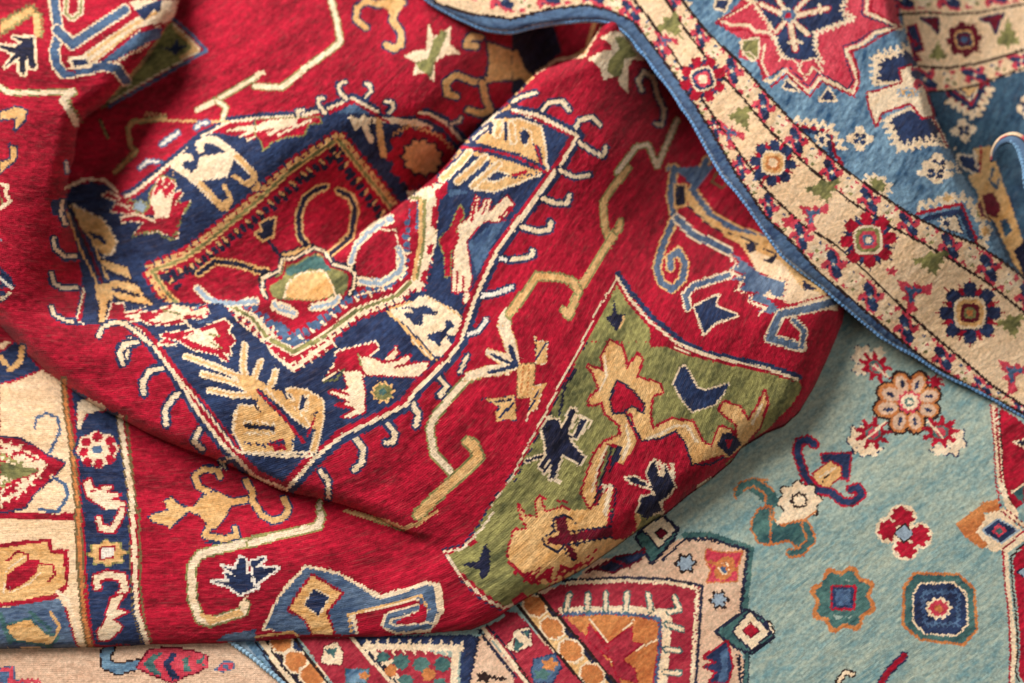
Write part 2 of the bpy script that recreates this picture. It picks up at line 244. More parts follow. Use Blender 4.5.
TRACE = """
!R r
@0 0 1
f n 66,190 85,181 105,182 120,198 135,191 160,171 200,138 228,122 262,118 300,116 330,108 352,98 372,110 395,117 426,114 446,123 463,142 480,130 495,115 512,110 537,115 578,136 557,171 512,231 496,253 476,296 461,341 448,360 416,390 406,405 376,420 343,435 316,457 286,490 255,477 225,447 200,415 175,375 150,342 140,331 125,322 105,323 77,325 80,290 85,260 67,215
s n 9 112,197 120,198 135,191 160,171 200,137 228,121 262,117 300,115 330,107 352,97 376,110
s r 6 120,200 135,194 160,174 200,140 228,124 262,120 300,118 330,111 352,101 376,113
s c 3 117,199 120,199 135,192 160,172 200,138 228,122 262,118 300,116 330,108 352,98 378,112
s r 6 66,191 85,182 105,183 118,197
s c 3 66,188 85,179 105,180 117,192
s n 9 426,112 446,121 465,141
s r 6 418,115 428,116 444,125 461,145
s c 3 420,113 430,114 446,123 463,142
s n 10 470,145 480,129 495,114 512,109 537,114 580,135 558,172 513,232 497,254 478,297 463,342 450,361 418,391 408,406 377,422 345,437 318,459 288,492 254,479 224,448 199,416 174,376 150,344 140,331
s r 6 472,146 482,132 495,118 512,113 536,118 573,137 554,170 509,230 493,252 473,295 457,341 445,358 413,387 403,402 375,417 341,431 313,453 284,485 257,473 228,444 203,413 178,373 153,340 143,329 125,323
s c 3.6 470,145 480,130 495,115 512,110 537,115 578,136 557,171 512,231 496,253 476,296 461,341 448,360 416,390 406,405 376,420 343,435 316,457 286,490 255,477 225,447 200,415 175,375 150,342 140,331 125,322
f r 338,140 363,171 392,208 411,198 428,198 421,246 416,278 396,296 356,311 321,338 293,355 271,342 256,320 225,303 185,311 165,291 152,271 185,258 212,238 255,203 293,168
q t r 293,168 338,140
q t r 255,203 293,168
q t r 212,238 255,203
q t r 185,258 212,238
q t r 152,271 185,258
q t r 185,311 165,291
q t r 165,291 152,271
q t r 338,140 363,171
q t r 363,171 392,208
q c r 411,198 428,198
q c r 428,198 421,246
q c r 421,246 416,278
q c r 416,278 396,296
q c r 396,296 356,311
q c r 356,311 321,338
q c r 321,338 293,355
q c r 293,355 271,342
q c r 271,342 225,303
i k 300,171 338,146
i k 262,205 300,171
i k 216,241 262,205
i k 190,262 216,241
i k 160,272 190,262
i k 172,290 160,272
i k 338,146 357,172
i k 357,172 386,210
i b 411,203 422,203
i b 422,203 414,246
i b 414,246 408,276
i b 408,276 392,290
i b 392,290 352,305
i b 352,305 321,330
i b 321,330 293,348
i b 293,348 276,338
i b 276,338 232,302
S g t 3 1.6 338,139 293,168 255,203 212,238 185,258 152,271 165,291 185,311
S g t 3 1.6 338,139 363,171 393,209
S g c 3.5 1.7 411,198 428,197 421,246 416,278 396,296 356,311 321,338 293,355 271,342 252,318 225,302
@0 0 4
f g 680,85 760,150 800,195 760,225 640,290 520,370 400,440 560,250
s t 22 700,110 760,165 785,195 730,230
s b 12 690,72 770,140 826,202 640,310 440,424
s r 8 690,84 760,148 812,200 640,298 440,412
s c 7 690,92 756,152 802,200 640,292 440,408
f n 640,190 685,190 710,155 715,182 745,185 720,200 700,228 690,208
S g x 8 3 400,480 430,550
S b c 32 7 215,0 236,140 216,200 226,260 256,296 330,282 420,264 470,275 505,325
S b c 34 7 228,120 290,178 390,110 500,40
S g c 10 7 265,0 262,55 290,76 322,50 325,0
f c 320,225 560,60 515,10 540,0 715,0 695,70 640,110 580,110 380,250
s t 12 340,232 480,130 640,40
s t 9 375,240 540,120
s r 9 395,245 560,112 650,96
f b 402,250 550,132 650,108 640,152 600,165 460,240
h c 5 6 14 600,175 450,255
f n 538,40 590,20 630,0 650,0 640,50 615,40 575,84 560,60
F n c 14 285,240 345,238 355,258 300,266
s r 6 250,220 270,280 300,285
f t 0,92 110,28 130,20 165,60 165,150 140,150 130,60 20,130 0,140
h g 6 7 16 0,90 125,18 168,70 165,150
h g 6 7 16 0,140 130,56 
f r 0,20 110,-10 60,40 0,80
F k c 9 50,148 135,150 142,272 118,272 108,215 98,300 78,290 74,230 20,268 58,215 0,190 0,178 60,188 90,170
S c g 18 4 -5,345 40,372 180,370 295,365
s c 28 290,368 250,400 285,450 305,495
h g 5 6 16 310,370 270,405 310,455 325,490
F t n 8 0,450 60,430 105,440 100,480 60,522 66,470 0,478
F t n 8 40,580 66,592 60,640 0,690 0,650 44,636
S c g 18 4 790,440 880,392 1030,305
S c g 16 4 868,402 905,430 890,480
S t g 14 4 660,472 530,488 512,515 522,585 544,605 505,645 460,690
h t 6 6 18 580,455 660,462
s t 8 600,480 760,484 920,486
S w b 14 8 648,578 690,545 712,530
S w b 12 8 786,512 800,494 830,490
S w b 10 7 560,672 590,645 640,648
S w b 10 6 270,690 265,650
z t 20 12 780,690 860,560 1000,690
f r 880,530 900,500 1023,490 1023,560 990,555 960,540 930,545
f c 890,530 960,505 1023,500 1023,530 970,520
s c 10 960,545 1023,520
s c 10 990,560 1023,545
@256 0 4
S c g 20 5 300,-5 325,90 338,170 300,200 200,270 105,350 -5,345
f c -5,290 30,280 40,295 -5,315
S t n 22 8 440,110 400,80 405,30 440,5 490,20 520,10 570,0 590,10
S t n 26 8 560,30 545,80 580,130 580,180 550,195 520,180
f t 480,0 600,0 580,40 545,80 530,40 490,20
F c r 4 690,85 710,150 780,105 775,175 820,215 760,220 715,250 712,330 680,290 630,300 640,250 590,225 640,200 680,200
f g 740,120 770,130 715,250 700,310 650,275 640,250 690,230 710,160
F t n 9 925,170 1023,200 1023,320 930,320 915,330 935,250
S t n 26 8 900,150 860,145 840,180 880,185
S t n 26 8 925,320 880,330 800,300 760,330 765,375 800,385
S t n 26 8 905,330 920,400 940,440 900,455 850,440
f t 930,180 1023,210 1023,315 920,330 945,250
S c n 14 8 360,395 335,370 330,340 355,328
S c n 14 8 440,390 460,365 455,340 440,335
S c n 14 8 275,450 250,420 250,395 270,392
S c n 14 8 530,450 550,430 545,410 520,408
S c n 12 8 170,470 165,445 190,440
S c n 12 8 780,495 815,485 820,470
S c n 10 7 0,490 60,485
f b 390,412 320,455 460,455
F r g 6 0,480 100,475 250,470 260,490 210,495 190,540 120,545 60,570 30,600 20,560 0,540
f c 0,500 60,480 170,470 160,500 90,520 60,545 40,535 80,510 0,530
s c 10 90,540 130,520 220,480
f c 370,475 440,470 540,470 620,480 700,510 690,520 610,500 560,500 530,490 440,500 415,510
s c 24 430,470 440,520 460,560
s t 26 490,480 500,560 510,620
s k 6 462,475 465,530 480,580
s c 20 380,470 400,510
h k 5 5 14 540,500 690,515
W 660 630 125 110 0 14 .14 r:1 k:.62 t:.55
s r 8 460,450 540,495
f t 840,560 935,490 985,440 1023,410 1023,610 960,640 880,683 720,683 800,620
f n 905,540 960,460 1023,430 1023,470 970,490 930,540
S c n 26 5 960,530 980,480
S c n 26 5 1005,560 1010,490
s n 26 820,580 920,590 1023,620
s r 14 820,580 920,590 1023,622
h n 7 7 16 740,683 820,632
h n 7 7 16 800,683 870,655
h n 7 7 16 880,680 950,655
@512 0 4
f k 0,130 60,110 170,100 200,210 100,290 0,400
f t 0,210 20,200 50,270 90,310 60,340 20,380 0,370
f k 0,320 40,310 60,340 0,390
f r 165,90 340,85 300,180 205,215
s t 14 330,90 300,200 250,225
s y 12 100,290 180,240 290,222
s y 8 290,222 340,130 360,95
F c r 4 355,150 400,125 450,130 470,160 540,240 480,240 465,270 465,375 430,340 425,300 370,320 350,270 305,235 350,210 400,200 395,175
f g 410,145 455,150 505,225 450,235 440,300 410,310 380,280 390,240 430,200
S c n 16 8 520,365 505,320 530,285 565,310 580,380 610,440 600,500 575,495
S c g 18 5 420,690 500,585 545,580 580,665 660,480
S c n 16 9 120,440 150,410 200,405 230,440
S c n 16 9 255,510 270,480 320,470 350,500
S c n 16 9 270,570 320,605 365,625 375,590
S c n 14 9 0,410 40,385 95,370
f t 0,480 60,470 110,500 135,600 140,683 110,670 90,600 60,560 40,530 0,530
f c 0,530 60,570 90,610 60,640 0,610
s c 10 0,478 60,468 115,495 140,600 146,683
F n c 8 30,520 60,540 60,575 40,570
s r 10 0,640 60,650 120,683
s r 12 60,580 90,640 100,683
s n 6 0,625 70,640 110,675
f t 0,655 40,660 60,683 0,683
!R r
@0 171 4
f r 30,40 60,30 30,60
s c 14 0,50 30,60 20,90 40,120 0,150
s g 8 0,100 10,130
f s 0,270 10,280 0,290
S c n 16 10 250,125 245,170 262,210
f n 205,120 235,115 230,180 205,170
S c n 14 10 215,270 222,310 260,345 305,342
S c n 14 10 205,410 215,450 250,468 305,468
S c n 12 9 205,545 215,575 260,598 310,605
f n 0,380 40,420 60,460 0,470
s w 10 0,430 50,470 
f n 0,470 40,500 0,530
s c 12 0,515 40,490
s n 34 350,380 340,470 315,600
s r 16 320,330 345,400 338,470 318,600
s c 8 275,170 330,350 345,420 335,480 308,590
s c 8 316,604 332,610
F t k 7 275,135 340,170 430,210 465,280 450,330 400,335 380,300 440,300 420,260 360,250 340,200 300,190 
f k 290,190 320,230 400,440 430,460 390,460 330,340
F t k 7 330,230 345,225 400,360 440,440 420,600 395,605 400,480 330,350
f r 330,250 420,440 400,440 320,270
F t k 7 410,350 500,385 525,430 470,425 430,405
F t k 7 440,425 545,450 575,500 480,470
F t k 7 440,480 560,490 620,540 470,510
f t 400,480 440,450 440,500 405,590 395,530
F r g 6 430,200 520,120 600,150 600,90 650,20 700,40 690,110 740,140 700,200 715,250 680,275 600,245 520,270
f n 430,80 470,120 440,180 440,110
f c 600,120 630,40 660,20 640,80 655,100 690,40 690,60 665,110 700,100 670,180 640,200 620,170
s c 12 470,130 540,150
s c 14 490,190 540,170 600,200 620,215
f r 400,95 440,75 490,100 530,150 510,200 470,150
f c 440,85 470,90 475,110
W 565 145 32 24 0 9 .2 g:1 s:.7
s r 14 620,215 690,240
z t 24 8 690,-10 770,30 850,90
f t 720,0 930,0 900,30 840,40 850,90 800,70 770,30
S t n 40 6 830,70 880,130 900,140 920,100 890,60
S t n 40 6 920,15 980,30 1023,60
S k t 18 7 795,410 860,362 940,370 1030,395
S s c 18 7 790,470 830,510 900,530 1023,520
f r 810,430 870,385 1023,415 1023,490 960,520 870,515 800,460
F r c 6 430,590 450,530 490,530 500,570 580,550 620,590 520,600
f c 500,580 640,560 700,550 760,555 790,570 830,550 840,580 800,605 740,590 770,640 740,630 700,600 640,610 590,610
s c 16 700,540 720,600 760,650
S c n 16 7 395,660 410,625 450,608 500,608 550,650 600,690
s r 26 420,660 540,665
F r c 10 640,690 700,640 790,640 850,610 900,595 930,630 900,690
f c 720,683 760,640 850,640 880,683
s c 10 640,660 720,640
f g 800,660 860,650 850,683
@256 171 4
S k t 18 8 280,62 240,75 195,110 170,180 175,260 215,310
S k t 18 8 330,80 375,100 398,150 380,260 300,330
F k t 9 35,200 75,190 65,260 30,275 0,250 30,240 20,210
S k k 10 1 50,280 85,330
S k t 16 8 0,400 40,400
S t k 16 9 30,470 25,430 100,400 110,340 220,305 300,360 310,370 400,400 395,440 375,490
S r r 10 1 50,480 45,440 115,410 125,360 220,325 290,375 380,415 360,480
f g 55,455 115,410 230,330 290,370 375,420 340,490 310,430 260,395 150,420 110,500 60,490
f u 80,440 230,340 290,380 310,430 260,395 200,390 130,430 100,490 60,485
f t 120,510 130,440 180,400 270,395 310,440 305,500 230,520
h c 5 4 12 118,512 128,440 180,400 270,395 312,440 308,500
S s c 22 8 540,190 480,220 410,290 385,360
S s c 22 8 575,320 580,400 520,440 415,440
f r 430,260 500,215 550,230 560,330 550,400 490,430 405,420 395,350
s k 14 310,370 390,370 400,440
s c 10 300,380 385,385
S s c 26 9 80,540 110,550 145,570
S s c 20 8 235,545 300,530 325,510
f r 540,150 560,130 620,110 600,200 560,250 550,180
f k 570,60 680,0 600,80
z r 22 14 680,50 740,55 720,160 690,340 660,470
z c 16 14 680,80 715,130 690,330 650,480
F r g 6 800,130 825,150 800,240 830,290 780,320 770,420 745,430 750,340 735,280 790,230
F r r 6 850,180 880,100 890,110 880,170 920,110 930,160 1010,100 1020,140 990,200 900,215 840,290 800,270 820,210
f c 860,190 885,130 890,180 930,150 930,175 1015,130 1015,165 960,200 880,220 840,290 800,260 830,200
F c r 5 790,315 825,290 840,380 860,450 850,520 830,530 835,470 815,440 810,490 800,490 800,430 780,470 775,400
F c t 9 530,560 640,520 690,505 800,570 825,640 780,683 660,683 640,620 580,600
F n n 2 590,560 640,560 665,590 640,610 620,580
F n n 2 670,540 720,545 700,575 670,560
F n n 2 770,580 800,600 780,630 760,620
F n n 2 690,650 740,640 750,683 690,683
f c 700,20 760,0 1023,0 1023,50 930,80 850,60 760,45
h n 6 6 16 730,35 850,45
S n t 22 14 890,30 1000,20
f n 720,50 800,50 830,90 760,110 720,80
S w n 16 9 980,350 1023,360
S w n 18 9 900,500 960,490 1023,465
S w n 16 8 845,655 890,640 920,595
f c 985,560 1023,530 1023,640 1000,660 965,600
f g 1000,570 1023,560 1023,620
f b 60,610 100,600 140,640 100,650
s c 14 -10,575 60,650 90,690
@512 171 4
f n 0,120 130,0 60,90 0,150
f c 0,40 80,20 100,10 0,70
s r 8 0,30 90,0
s c 20 170,0 90,120 0,230
s r 8 150,0 70,110 0,200
S c n 16 9 190,-5 250,25 310,15
S c n 18 10 125,110 175,130 220,130 230,100
S c n 18 10 40,225 100,240 150,235 155,205
S c n 18 10 0,355 50,350 85,335 80,320
S t g 22 6 465,-10 385,90 365,130 370,215 385,265 425,235 434,205
S t g 24 6 405,260 360,330 265,480 228,580 205,555
S t g 26 7 265,480 240,440 190,425 100,420 50,490 -10,570
s n 6 425,405 470,490 560,590 680,683
s c 9 422,425 455,500 540,590 650,683
s c 6 422,425 340,560 280,683
s r 8 421,440 450,510 530,600 630,683
f g 420,455 470,540 560,630 610,683 300,683 370,550
h g 8 8 20 340,683 400,520
f k 410,510 420,570 440,575 455,575 430,620 420,645 400,620 375,585 400,575
s t 8 450,580 430,630
S v t 26 6 632,-10 632,170 650,200 590,330 575,380 580,430 620,475 660,465 690,420 700,370 680,330 650,325 630,360 640,390
f r 690,210 600,330 600,420 640,445 670,430 660,340 690,260
S v t 20 6 632,180 650,210 590,330 578,385 590,435 630,470 670,455 700,375 672,325 645,335 632,385
F k t 12 655,65 690,60 690,140 655,140
s r 6 640,50 705,45 705,100
s v 34 730,0 720,80 790,160 880,220 950,245
s t 10 745,0 745,70 800,140 900,205 940,215 990,190
f r 765,0 755,70 810,140 900,195 940,205 1000,170 900,60 840,0
f k 840,0 900,60 1000,170 1024,260 960,240 900,200
s g 9 800,20 810,60 850,80 870,50 840,20
s r 8 710,0 705,90 780,180 880,240 960,260
f t 700,120 720,110 790,190 900,250 1023,260 1023,410 970,405 930,360 880,310 780,250 690,170
f k 700,130 790,205 900,262 1023,300 1023,310 900,275 790,220
f k 930,300 960,290 970,280 985,300 970,320 940,325
f k 990,340 1023,310 1023,350
s r 8 690,165 780,255 880,320 930,370 980,415 1023,430
S v c 30 7 690,190 780,265 880,320 910,350
f v 860,330 920,330 960,400 1023,440 1023,560 940,500 930,460 970,450 890,420 920,400 870,370
z c 9 10 690,200 800,300 870,345 870,380 910,395
z c 9 10 890,420 960,450 900,470 960,510 1023,520
f r 850,380 890,410 840,430
S v c 20 7 870,420 720,465 690,510 720,545
F n c 10 725,530 800,510 840,490 830,540 900,570 905,590 800,595 770,640 740,600
s c 14 990,575 1024,560
!R r
@768 171 4
f t 0,370 60,360 140,420 170,480 240,500 60,545 0,520
F v r 9 0,425 30,430 80,440 60,500 10,510 20,460 0,450
s r 7 0,540 60,548
S v c 26 6 -10,545 60,555 150,530 240,505
S v c 24 6 40,570 15,620 0,680
f r 50,610 120,580 270,560 285,620 260,683 30,683
S v c 20 6 120,600 155,630 140,683
f r 180,580 270,560 285,620 260,683 180,683 170,640
s k 10 110,400 180,460 250,490
s k 8 0,345 70,340
@0 342 4
f y 0,0 40,0 160,110 255,160 270,300 300,520 310,683 0,683
F n r 8 -20,60 60,0 120,60 160,110 60,150 -20,170
S t n 22 8 0,60 40,110 80,80 90,20
f n 0,90 40,100 0,130
s G 26 254,150 262,260 285,400 300,560 314,690
s o 12 256,150 264,260 286,400 302,560 316,690
s r 8 300,260 310,400 320,560 330,690
f n 285,180 330,210 470,290 500,450 520,683 330,683 310,420 296,270
S c r 22 9 410,262 360,240 320,300
s n 16 360,300 470,290
f c 310,240 360,225 420,270 340,290 320,350 310,350
W 390 430 84 72 0 8 .06 n:1.14 r:1 c:.97
d r 390 380 20 18
d r 345 400 20 18
d r 440 395 20 18
d r 335 440 18 18
d r 350 480 18 18
d r 395 485 18 18
d r 440 470 18 18
d r 450 430 16 18
d c 390 430 30 24
d b 388 430 20 18
F c r 8 335,560 360,550 370,590 410,580 450,580 420,600 480,610 440,630 500,640 495,683 440,683 400,650 350,620
s r 8 400,590 360,600
s G 12 505,300 520,450 545,683
s c 20 480,300 500,450 525,600 530,690
s G 5 466,290 488,450 510,600 518,690
F r n 8 -20,380 70,385 140,420 190,455 260,485 200,550 140,600 100,660 20,678 -20,680
z c 12 16 0,410 60,420 150,480 160,520 80,600 0,640
f c 0,430 60,420 140,450 190,490 150,540 90,590 60,560 0,620
z r 10 14 0,480 80,440 150,470
z r 10 14 0,590 90,540 150,520
f g 0,480 60,490 160,510 100,540 30,545 0,530
h g 10 10 26 0,450 100,500 0,580
S b y 12 3 140,345 145,305 185,285 230,300 240,360 200,440
S b y 14 3 210,540 260,570 270,620 230,680 160,670
S c n 18 10 480,20 500,80 520,-10
S c n 20 11 490,85 478,45 500,10 545,0
S c n 20 11 575,205 570,160 600,115 645,105
S c n 20 11 665,330 660,270 690,225 715,205
S c n 18 10 810,430 775,395 800,350
S c n 16 9 895,510 885,480 915,465
F r c 8 720,0 800,-10 940,0 920,80 870,50 800,40
f g 800,0 880,0 870,30
F t n 8 730,40 930,110 930,160 850,150 740,70
F c k 6 725,40 920,110 1023,170 1023,210 930,170 790,120
F c k 6 800,120 950,170 1023,220 900,220 830,190
F c k 6 960,10 1000,0 990,120 1023,130 1023,190 950,150
f t 940,110 1023,130 1023,200 960,190
F t n 6 930,320 970,260 1023,230 1023,440 980,420 930,370
f n 980,320 1023,330 1023,350 980,340
h k 7 7 20 975,330 1023,340
S t n 22 8 1000,600 1010,560 960,540 
S t n 30 9 790,570 790,530 840,510 880,540
F t n 9 660,683 700,640 800,620 860,600 940,620 1000,600 1023,640 1023,683
F t n 8 640,683 640,630 700,625 720,650
@256 342 4
F c k 6 0,60 40,130 30,70 60,90 60,140 90,110 105,180 160,175 240,210 275,240 265,300 240,450 215,440 240,310 190,300 210,330 110,240 60,210 0,160
f t 20,130 80,150 120,190 60,200
F n t 4 175,220 195,210 190,260 170,270
F t n 6 0,210 60,240 140,370 150,400 60,400 0,440
s r 10 10,200 90,260 150,330 215,400
s n 8 30,215 110,285 170,370 190,410
h c 9 5 16 0,440 100,445 235,440 262,300 275,235
h k 8 8 18 0,350 60,350
f r 60,395 90,400 70,420
F r k 4 215,290 240,300 220,330
W 215 360 22 24 0 7 .3 k:1 r:.7
f r 20,0 40,40 80,60 100,90 160,125 190,90 260,60 310,20 310,0
z c 18 16 20,0 90,70 150,110 210,60 300,0
S g c 18 6 60,-10 150,40 250,-10
f b 90,-10 150,20 220,-10
F r c 6 250,160 310,100 320,40 400,20 480,0 490,30 440,60 470,70 430,140 340,110
F c r 6 410,60 440,60 510,80 560,20 570,40 540,80 620,50 600,90 690,80 680,110 640,140 440,130
s r 12 500,80 570,70
s r 10 560,100 640,80
F c r 6 350,120 420,115 435,200 435,280 380,300 340,300 400,270 320,250 380,240 290,200 370,190
s r 10 370,210 300,190
s r 10 390,265 330,250
s g 8 255,160 320,150 350,110
W 508 200 44 40 0 10 .12 t:1 g:.82 u:.35
s g 10 410,50 420,90
S c t 26 6 640,-10 700,50 750,55 770,20 760,-10
S c n 18 10 260,515 290,560 290,620
S c n 20 11 400,390 430,430 425,480 395,510
S c n 20 11 530,330 555,365 550,400 520,405
S c n 20 11 625,245 650,290 640,335
S c n 18 10 735,145 765,180 735,215
S c n 14 8 815,120 830,90 845,55
S c g 26 7 1030,115 930,120 850,145 790,210 720,290 695,340 710,440 750,490 800,545
S t g 36 8 650,690 740,600 820,530 890,460 870,410 845,400
F c k 6 920,40 1023,0 1023,110 940,130 960,90 920,70
f t 990,10 1023,0 1023,80 980,70
h k 9 9 18 940,70 1023,50
F c k 6 905,225 960,240 1023,225 1023,290 970,315 970,280
f b 960,240 1000,240 980,280
f g 1023,560 980,640 960,683 1023,683
s c 8 1023,545 960,630 930,683
s k 5 1023,530 950,625 915,683
S c n 18 8 0,625 20,660
S c n 18 8 100,625 120,670
S c g 16 5 255,640 250,683
@512 342 4
f t 20,100 90,90 80,180 60,220 10,210 20,150
F c k 7 80,0 140,0 130,90 100,90
F c k 7 70,180 140,170 80,280 55,320
F c k 7 0,20 30,60 20,110 0,100
F c k 7 0,230 20,230 10,310 0,310
h b 12 8 20 110,0 120,80
h b 12 8 20 120,180 75,270
h b 14 8 20 0,40 10,90
f g 290,0 590,0 700,40 860,80 1023,110 1140,130 1160,190 1120,250 1023,350 920,410 880,470 800,540 700,610 600,690 520,760 300,900 60,1020 0,960 -100,870 -160,760 0,545 60,440 140,300 230,140
s n 6 600,-10 700,28 860,62 1023,96 
s c 10 606,0 700,38 860,75 1023,106
s r 8 590,2 690,46 860,88 1023,120
s c 7 285,0 220,110 140,270 60,420 0,540
s k 5 300,0 230,118 155,280 75,430 10,560
s r 6 295,-4 226,114 148,274 66,425 4,548
F n c 6 685,90 710,120 740,185 770,195 865,168 850,200 810,250 720,278 680,230 645,165
F k c 8 120,350 140,310 185,310 200,350 235,265 255,270 220,370 245,375 280,305 300,315 260,385 225,385 260,430 290,460 270,490 230,465 200,450 170,550 190,560 150,545 160,480 130,525 110,500 140,450
s k 12 190,290 210,180 255,110
S k c 10 6 60,475 120,455
s c 8 130,300 160,295
s c 9 240,345 260,290 320,320 280,370
s c 9 135,500 150,470
F t r 10 395,-5 440,20 460,110 500,50 520,70 495,140 590,170 600,200 560,215 550,290 560,350 640,310 720,320 760,400 800,420 830,340 870,350 900,390 900,330 830,270 850,240 910,260 945,320 990,250 1010,200 1020,240 990,340 930,410 870,460 800,470 740,500 710,480 690,400 650,360 600,380 530,405 490,340 480,280 450,290 500,390 450,490 420,480 440,420 380,400 330,560 340,620 310,660 280,600 330,450 370,400 440,370 430,330 380,290 360,240 310,250 310,230 350,190 330,130 305,95 370,120 360,60
f r 420,150 480,190 530,250 520,285 480,250 440,290 400,280 385,230
s k 9 420,150 480,190 530,250 525,285 480,255 440,285 405,285 390,230 420,150
f r 450,260 510,390 600,390 660,365 700,420 720,490 840,450 870,470 830,520 700,610 620,683 420,690 380,640 330,640 390,450 440,500 500,400 470,330
s k 9 455,290 520,395 600,385 655,355 690,400 720,490 790,490 850,460
f k 420,410 440,420 430,470 410,490 390,520 400,460
S c k 26 8 385,600 370,683
f c 360,570 405,580 390,683 350,683
s k 9 400,420 330,640
f k 840,370 870,360 910,390 920,410 870,460 820,410
f r 850,390 880,390 870,430
s c 9 740,580 800,545
s r 8 720,570 800,520
F k c 8 540,520 570,470 590,540 610,540 610,490 640,550 650,580 620,620 590,640 600,683 500,683 520,620 580,610 550,580 480,560 455,545 490,540 560,580
s c 12 590,480 605,530
s c 16 640,490 645,540
F t r 9 0,690 30,640 40,683
F t r 9 90,690 110,620 150,650 200,640 280,683
@512 512 4
f g -40,250 60,300 0,350
f t 0,80 80,0 200,0 380,0 400,0 500,0 520,30 470,110 420,160 300,230 200,280 110,290 60,260 0,210
F r k 9 160,40 200,0 240,10 250,50 230,90 380,60 400,0 440,0 420,100 240,125 270,180 240,195 215,130 160,160 130,120 150,80
F t r 6 250,125 300,150 290,185 260,165
f r 410,0 490,0 500,70 450,110 400,80
s r 10 0,215 70,280 110,285 130,230 180,200 160,260 230,210
s r 10 250,190 300,130 400,90
z r 12 24 60,270 200,250 320,190
f r 0,30 60,60 110,70 70,20 120,0 0,0
f k 500,0 580,0 540,30
f t 20,40 60,10 90,0 110,30 60,70
z r 10 20 0,215 60,260 180,230
@0 512 4
f y -20,30 312,30 330,300 350,540 -20,560
f r -20,130 90,115 205,105 210,150 275,150 275,300 220,350 100,370 -20,385
f t -20,150 100,130 190,120 200,165 255,165 260,290 210,330 100,350 -20,365
s t 14 40,180 70,150 110,160 130,190
f r 20,300 30,250 110,190 160,190 150,240 110,280 40,315
s r 9 30,195 70,155 110,170 120,200
s r 10 150,210 210,210 220,250 190,280
s c 5 15,330 20,240 100,175
s c 5 40,320 120,285 165,240
f v -20,390 120,365 240,345 280,440 310,540 -20,540
F t u 10 20,460 120,430 180,490 230,500 200,530 60,510
s u 16 120,400 200,470
s t 12 200,400 240,460 220,500
s u 20 0,410 40,520
s c 16 230,320 270,350 310,480 330,540
s r 8 260,380 290,480 310,540
s G 30 310,-10 320,200 335,420 360,540
s o 14 312,-10 322,200 337,420 362,540
f n 335,-10 515,-10 525,250 545,420 590,530 380,530 360,420 345,200
s r 7 335,300 350,430 380,530
S c r 22 8 395,30 405,65 450,70 480,20 490,-10
W 428 165 76 50 0 8 .14 g:1 t:.9
F w r 8 405,145 455,140 450,180 405,185
S c r 26 9 390,300 385,265 430,250 490,260 500,310 460,360
F c r 8 440,350 490,330 470,390 510,400 450,430 490,460 440,510 400,515 390,480 420,440
s G 10 556,-10 560,300 580,450 610,530
s c 18 530,-10 538,200 548,400 590,530
s G 5 514,-10 522,200 530,400 570,530
F t n 9 610,20 680,0 780,-10 850,0 700,40 650,60
S t n 26 8 870,60 840,80 820,40 890,50 930,80 910,110 830,105
f t 780,-10 930,-10 870,40 850,50
S c g 30 7 1060,105 870,150 800,170 765,220 770,350 800,430 840,440 970,400 980,370
f t 790,400 870,420 960,390 980,410 840,450
F n w 9 960,180 985,190 985,250 1030,240 1030,250 1000,270 1030,300 960,330 920,300 850,275 920,280 900,245 950,260 890,215 940,230
s c 10 985,340 960,370
f v 860,520 900,490 1023,470 1023,520
@256 512 4
S t n 16 8 40,0 80,45 130,20 120,-10
S c g 26 7 -20,125 100,90 250,55 262,10
F n w 9 -20,200 40,180 0,220 90,225 30,265 0,290
f c 20,470 80,350 120,290 200,210 330,240 440,300 500,330 690,275 740,290 750,400 700,480 560,490 500,440 400,490 200,490
f v 35,465 95,340 200,222 330,250 430,310 480,345 510,350 680,290 715,300 730,400 690,465 570,470 520,450 540,400 640,370 660,400 580,430 590,440 680,440 690,400 640,340 480,380 370,405 400,490 150,490
F t r 10 225,255 340,325 280,400 310,490 230,490 200,430 135,390 170,330
F n c 5 230,310 290,340 250,415 195,370
s t 9 380,480 370,410 500,375 660,335 690,390
f r 395,410 500,390 640,350 680,380 680,440 640,460 580,460 560,440 630,400 620,380 520,410 510,470 410,490
S v c 22 7 640,385 530,420 520,450 560,470 690,458
s t 10 0,500 150,480 170,497
s r 9 0,510 140,492
f g 770,170 900,120 960,0 1023,0 1023,380 980,370 900,310 820,240
s c 9 750,158 820,150 900,70 950,0
s n 6 740,150 830,130 900,40 920,0
s c 10 765,175 830,270 920,350 990,385 1030,370
s n 5 755,175 820,275 910,360 985,395
F k k 3 825,210 890,200 920,130 940,170 990,170 1010,220 940,230 905,270 895,230
f t 1000,190 1023,140 1023,210
s t 16 360,-5 540,45 590,66 640,50 720,0
s g 5 400,15 540,58 600,78
!B v
@0 0 1
@768 0 4
f p -160,60 -100,-10 520,-10 530,110 420,140 350,180 340,230 370,290 350,330 360,370 320,370 210,310 160,380 70,270 -20,320 -40,250 -120,230 -100,160 -180,110
s c 14 400,-10 390,50 540,110 430,130 380,175 310,200 330,240 360,320 340,370 210,310 160,370 70,280 10,330 -10,320
s r 9 420,-10 410,40 530,105 440,150 390,185 330,205 350,240 365,330 345,385 215,325 165,385 75,295 15,345
s n 7 380,-10 375,60 500,105 410,125 370,160 300,185 310,230 340,320 320,355 205,290 160,345 75,260 20,300
f n 0,0 310,0 290,60 330,70 190,130 200,170 180,210 200,240 120,260 60,200 30,130 0,100
h c 9 10 24 310,-10 295,50 340,75 190,135 190,230
h c 9 10 24 0,110 50,190 60,250 130,230
s p 40 70,250 180,250
s c 9 80,240 110,250 130,290 165,300 175,270 210,290
S c r 24 6 90,60 110,190
S c r 24 6 90,70 0,40
S c r 24 6 90,70 240,30
S c r 22 6 90,70 190,110
S c r 22 6 90,70 0,110
S c r 22 6 90,60 160,0
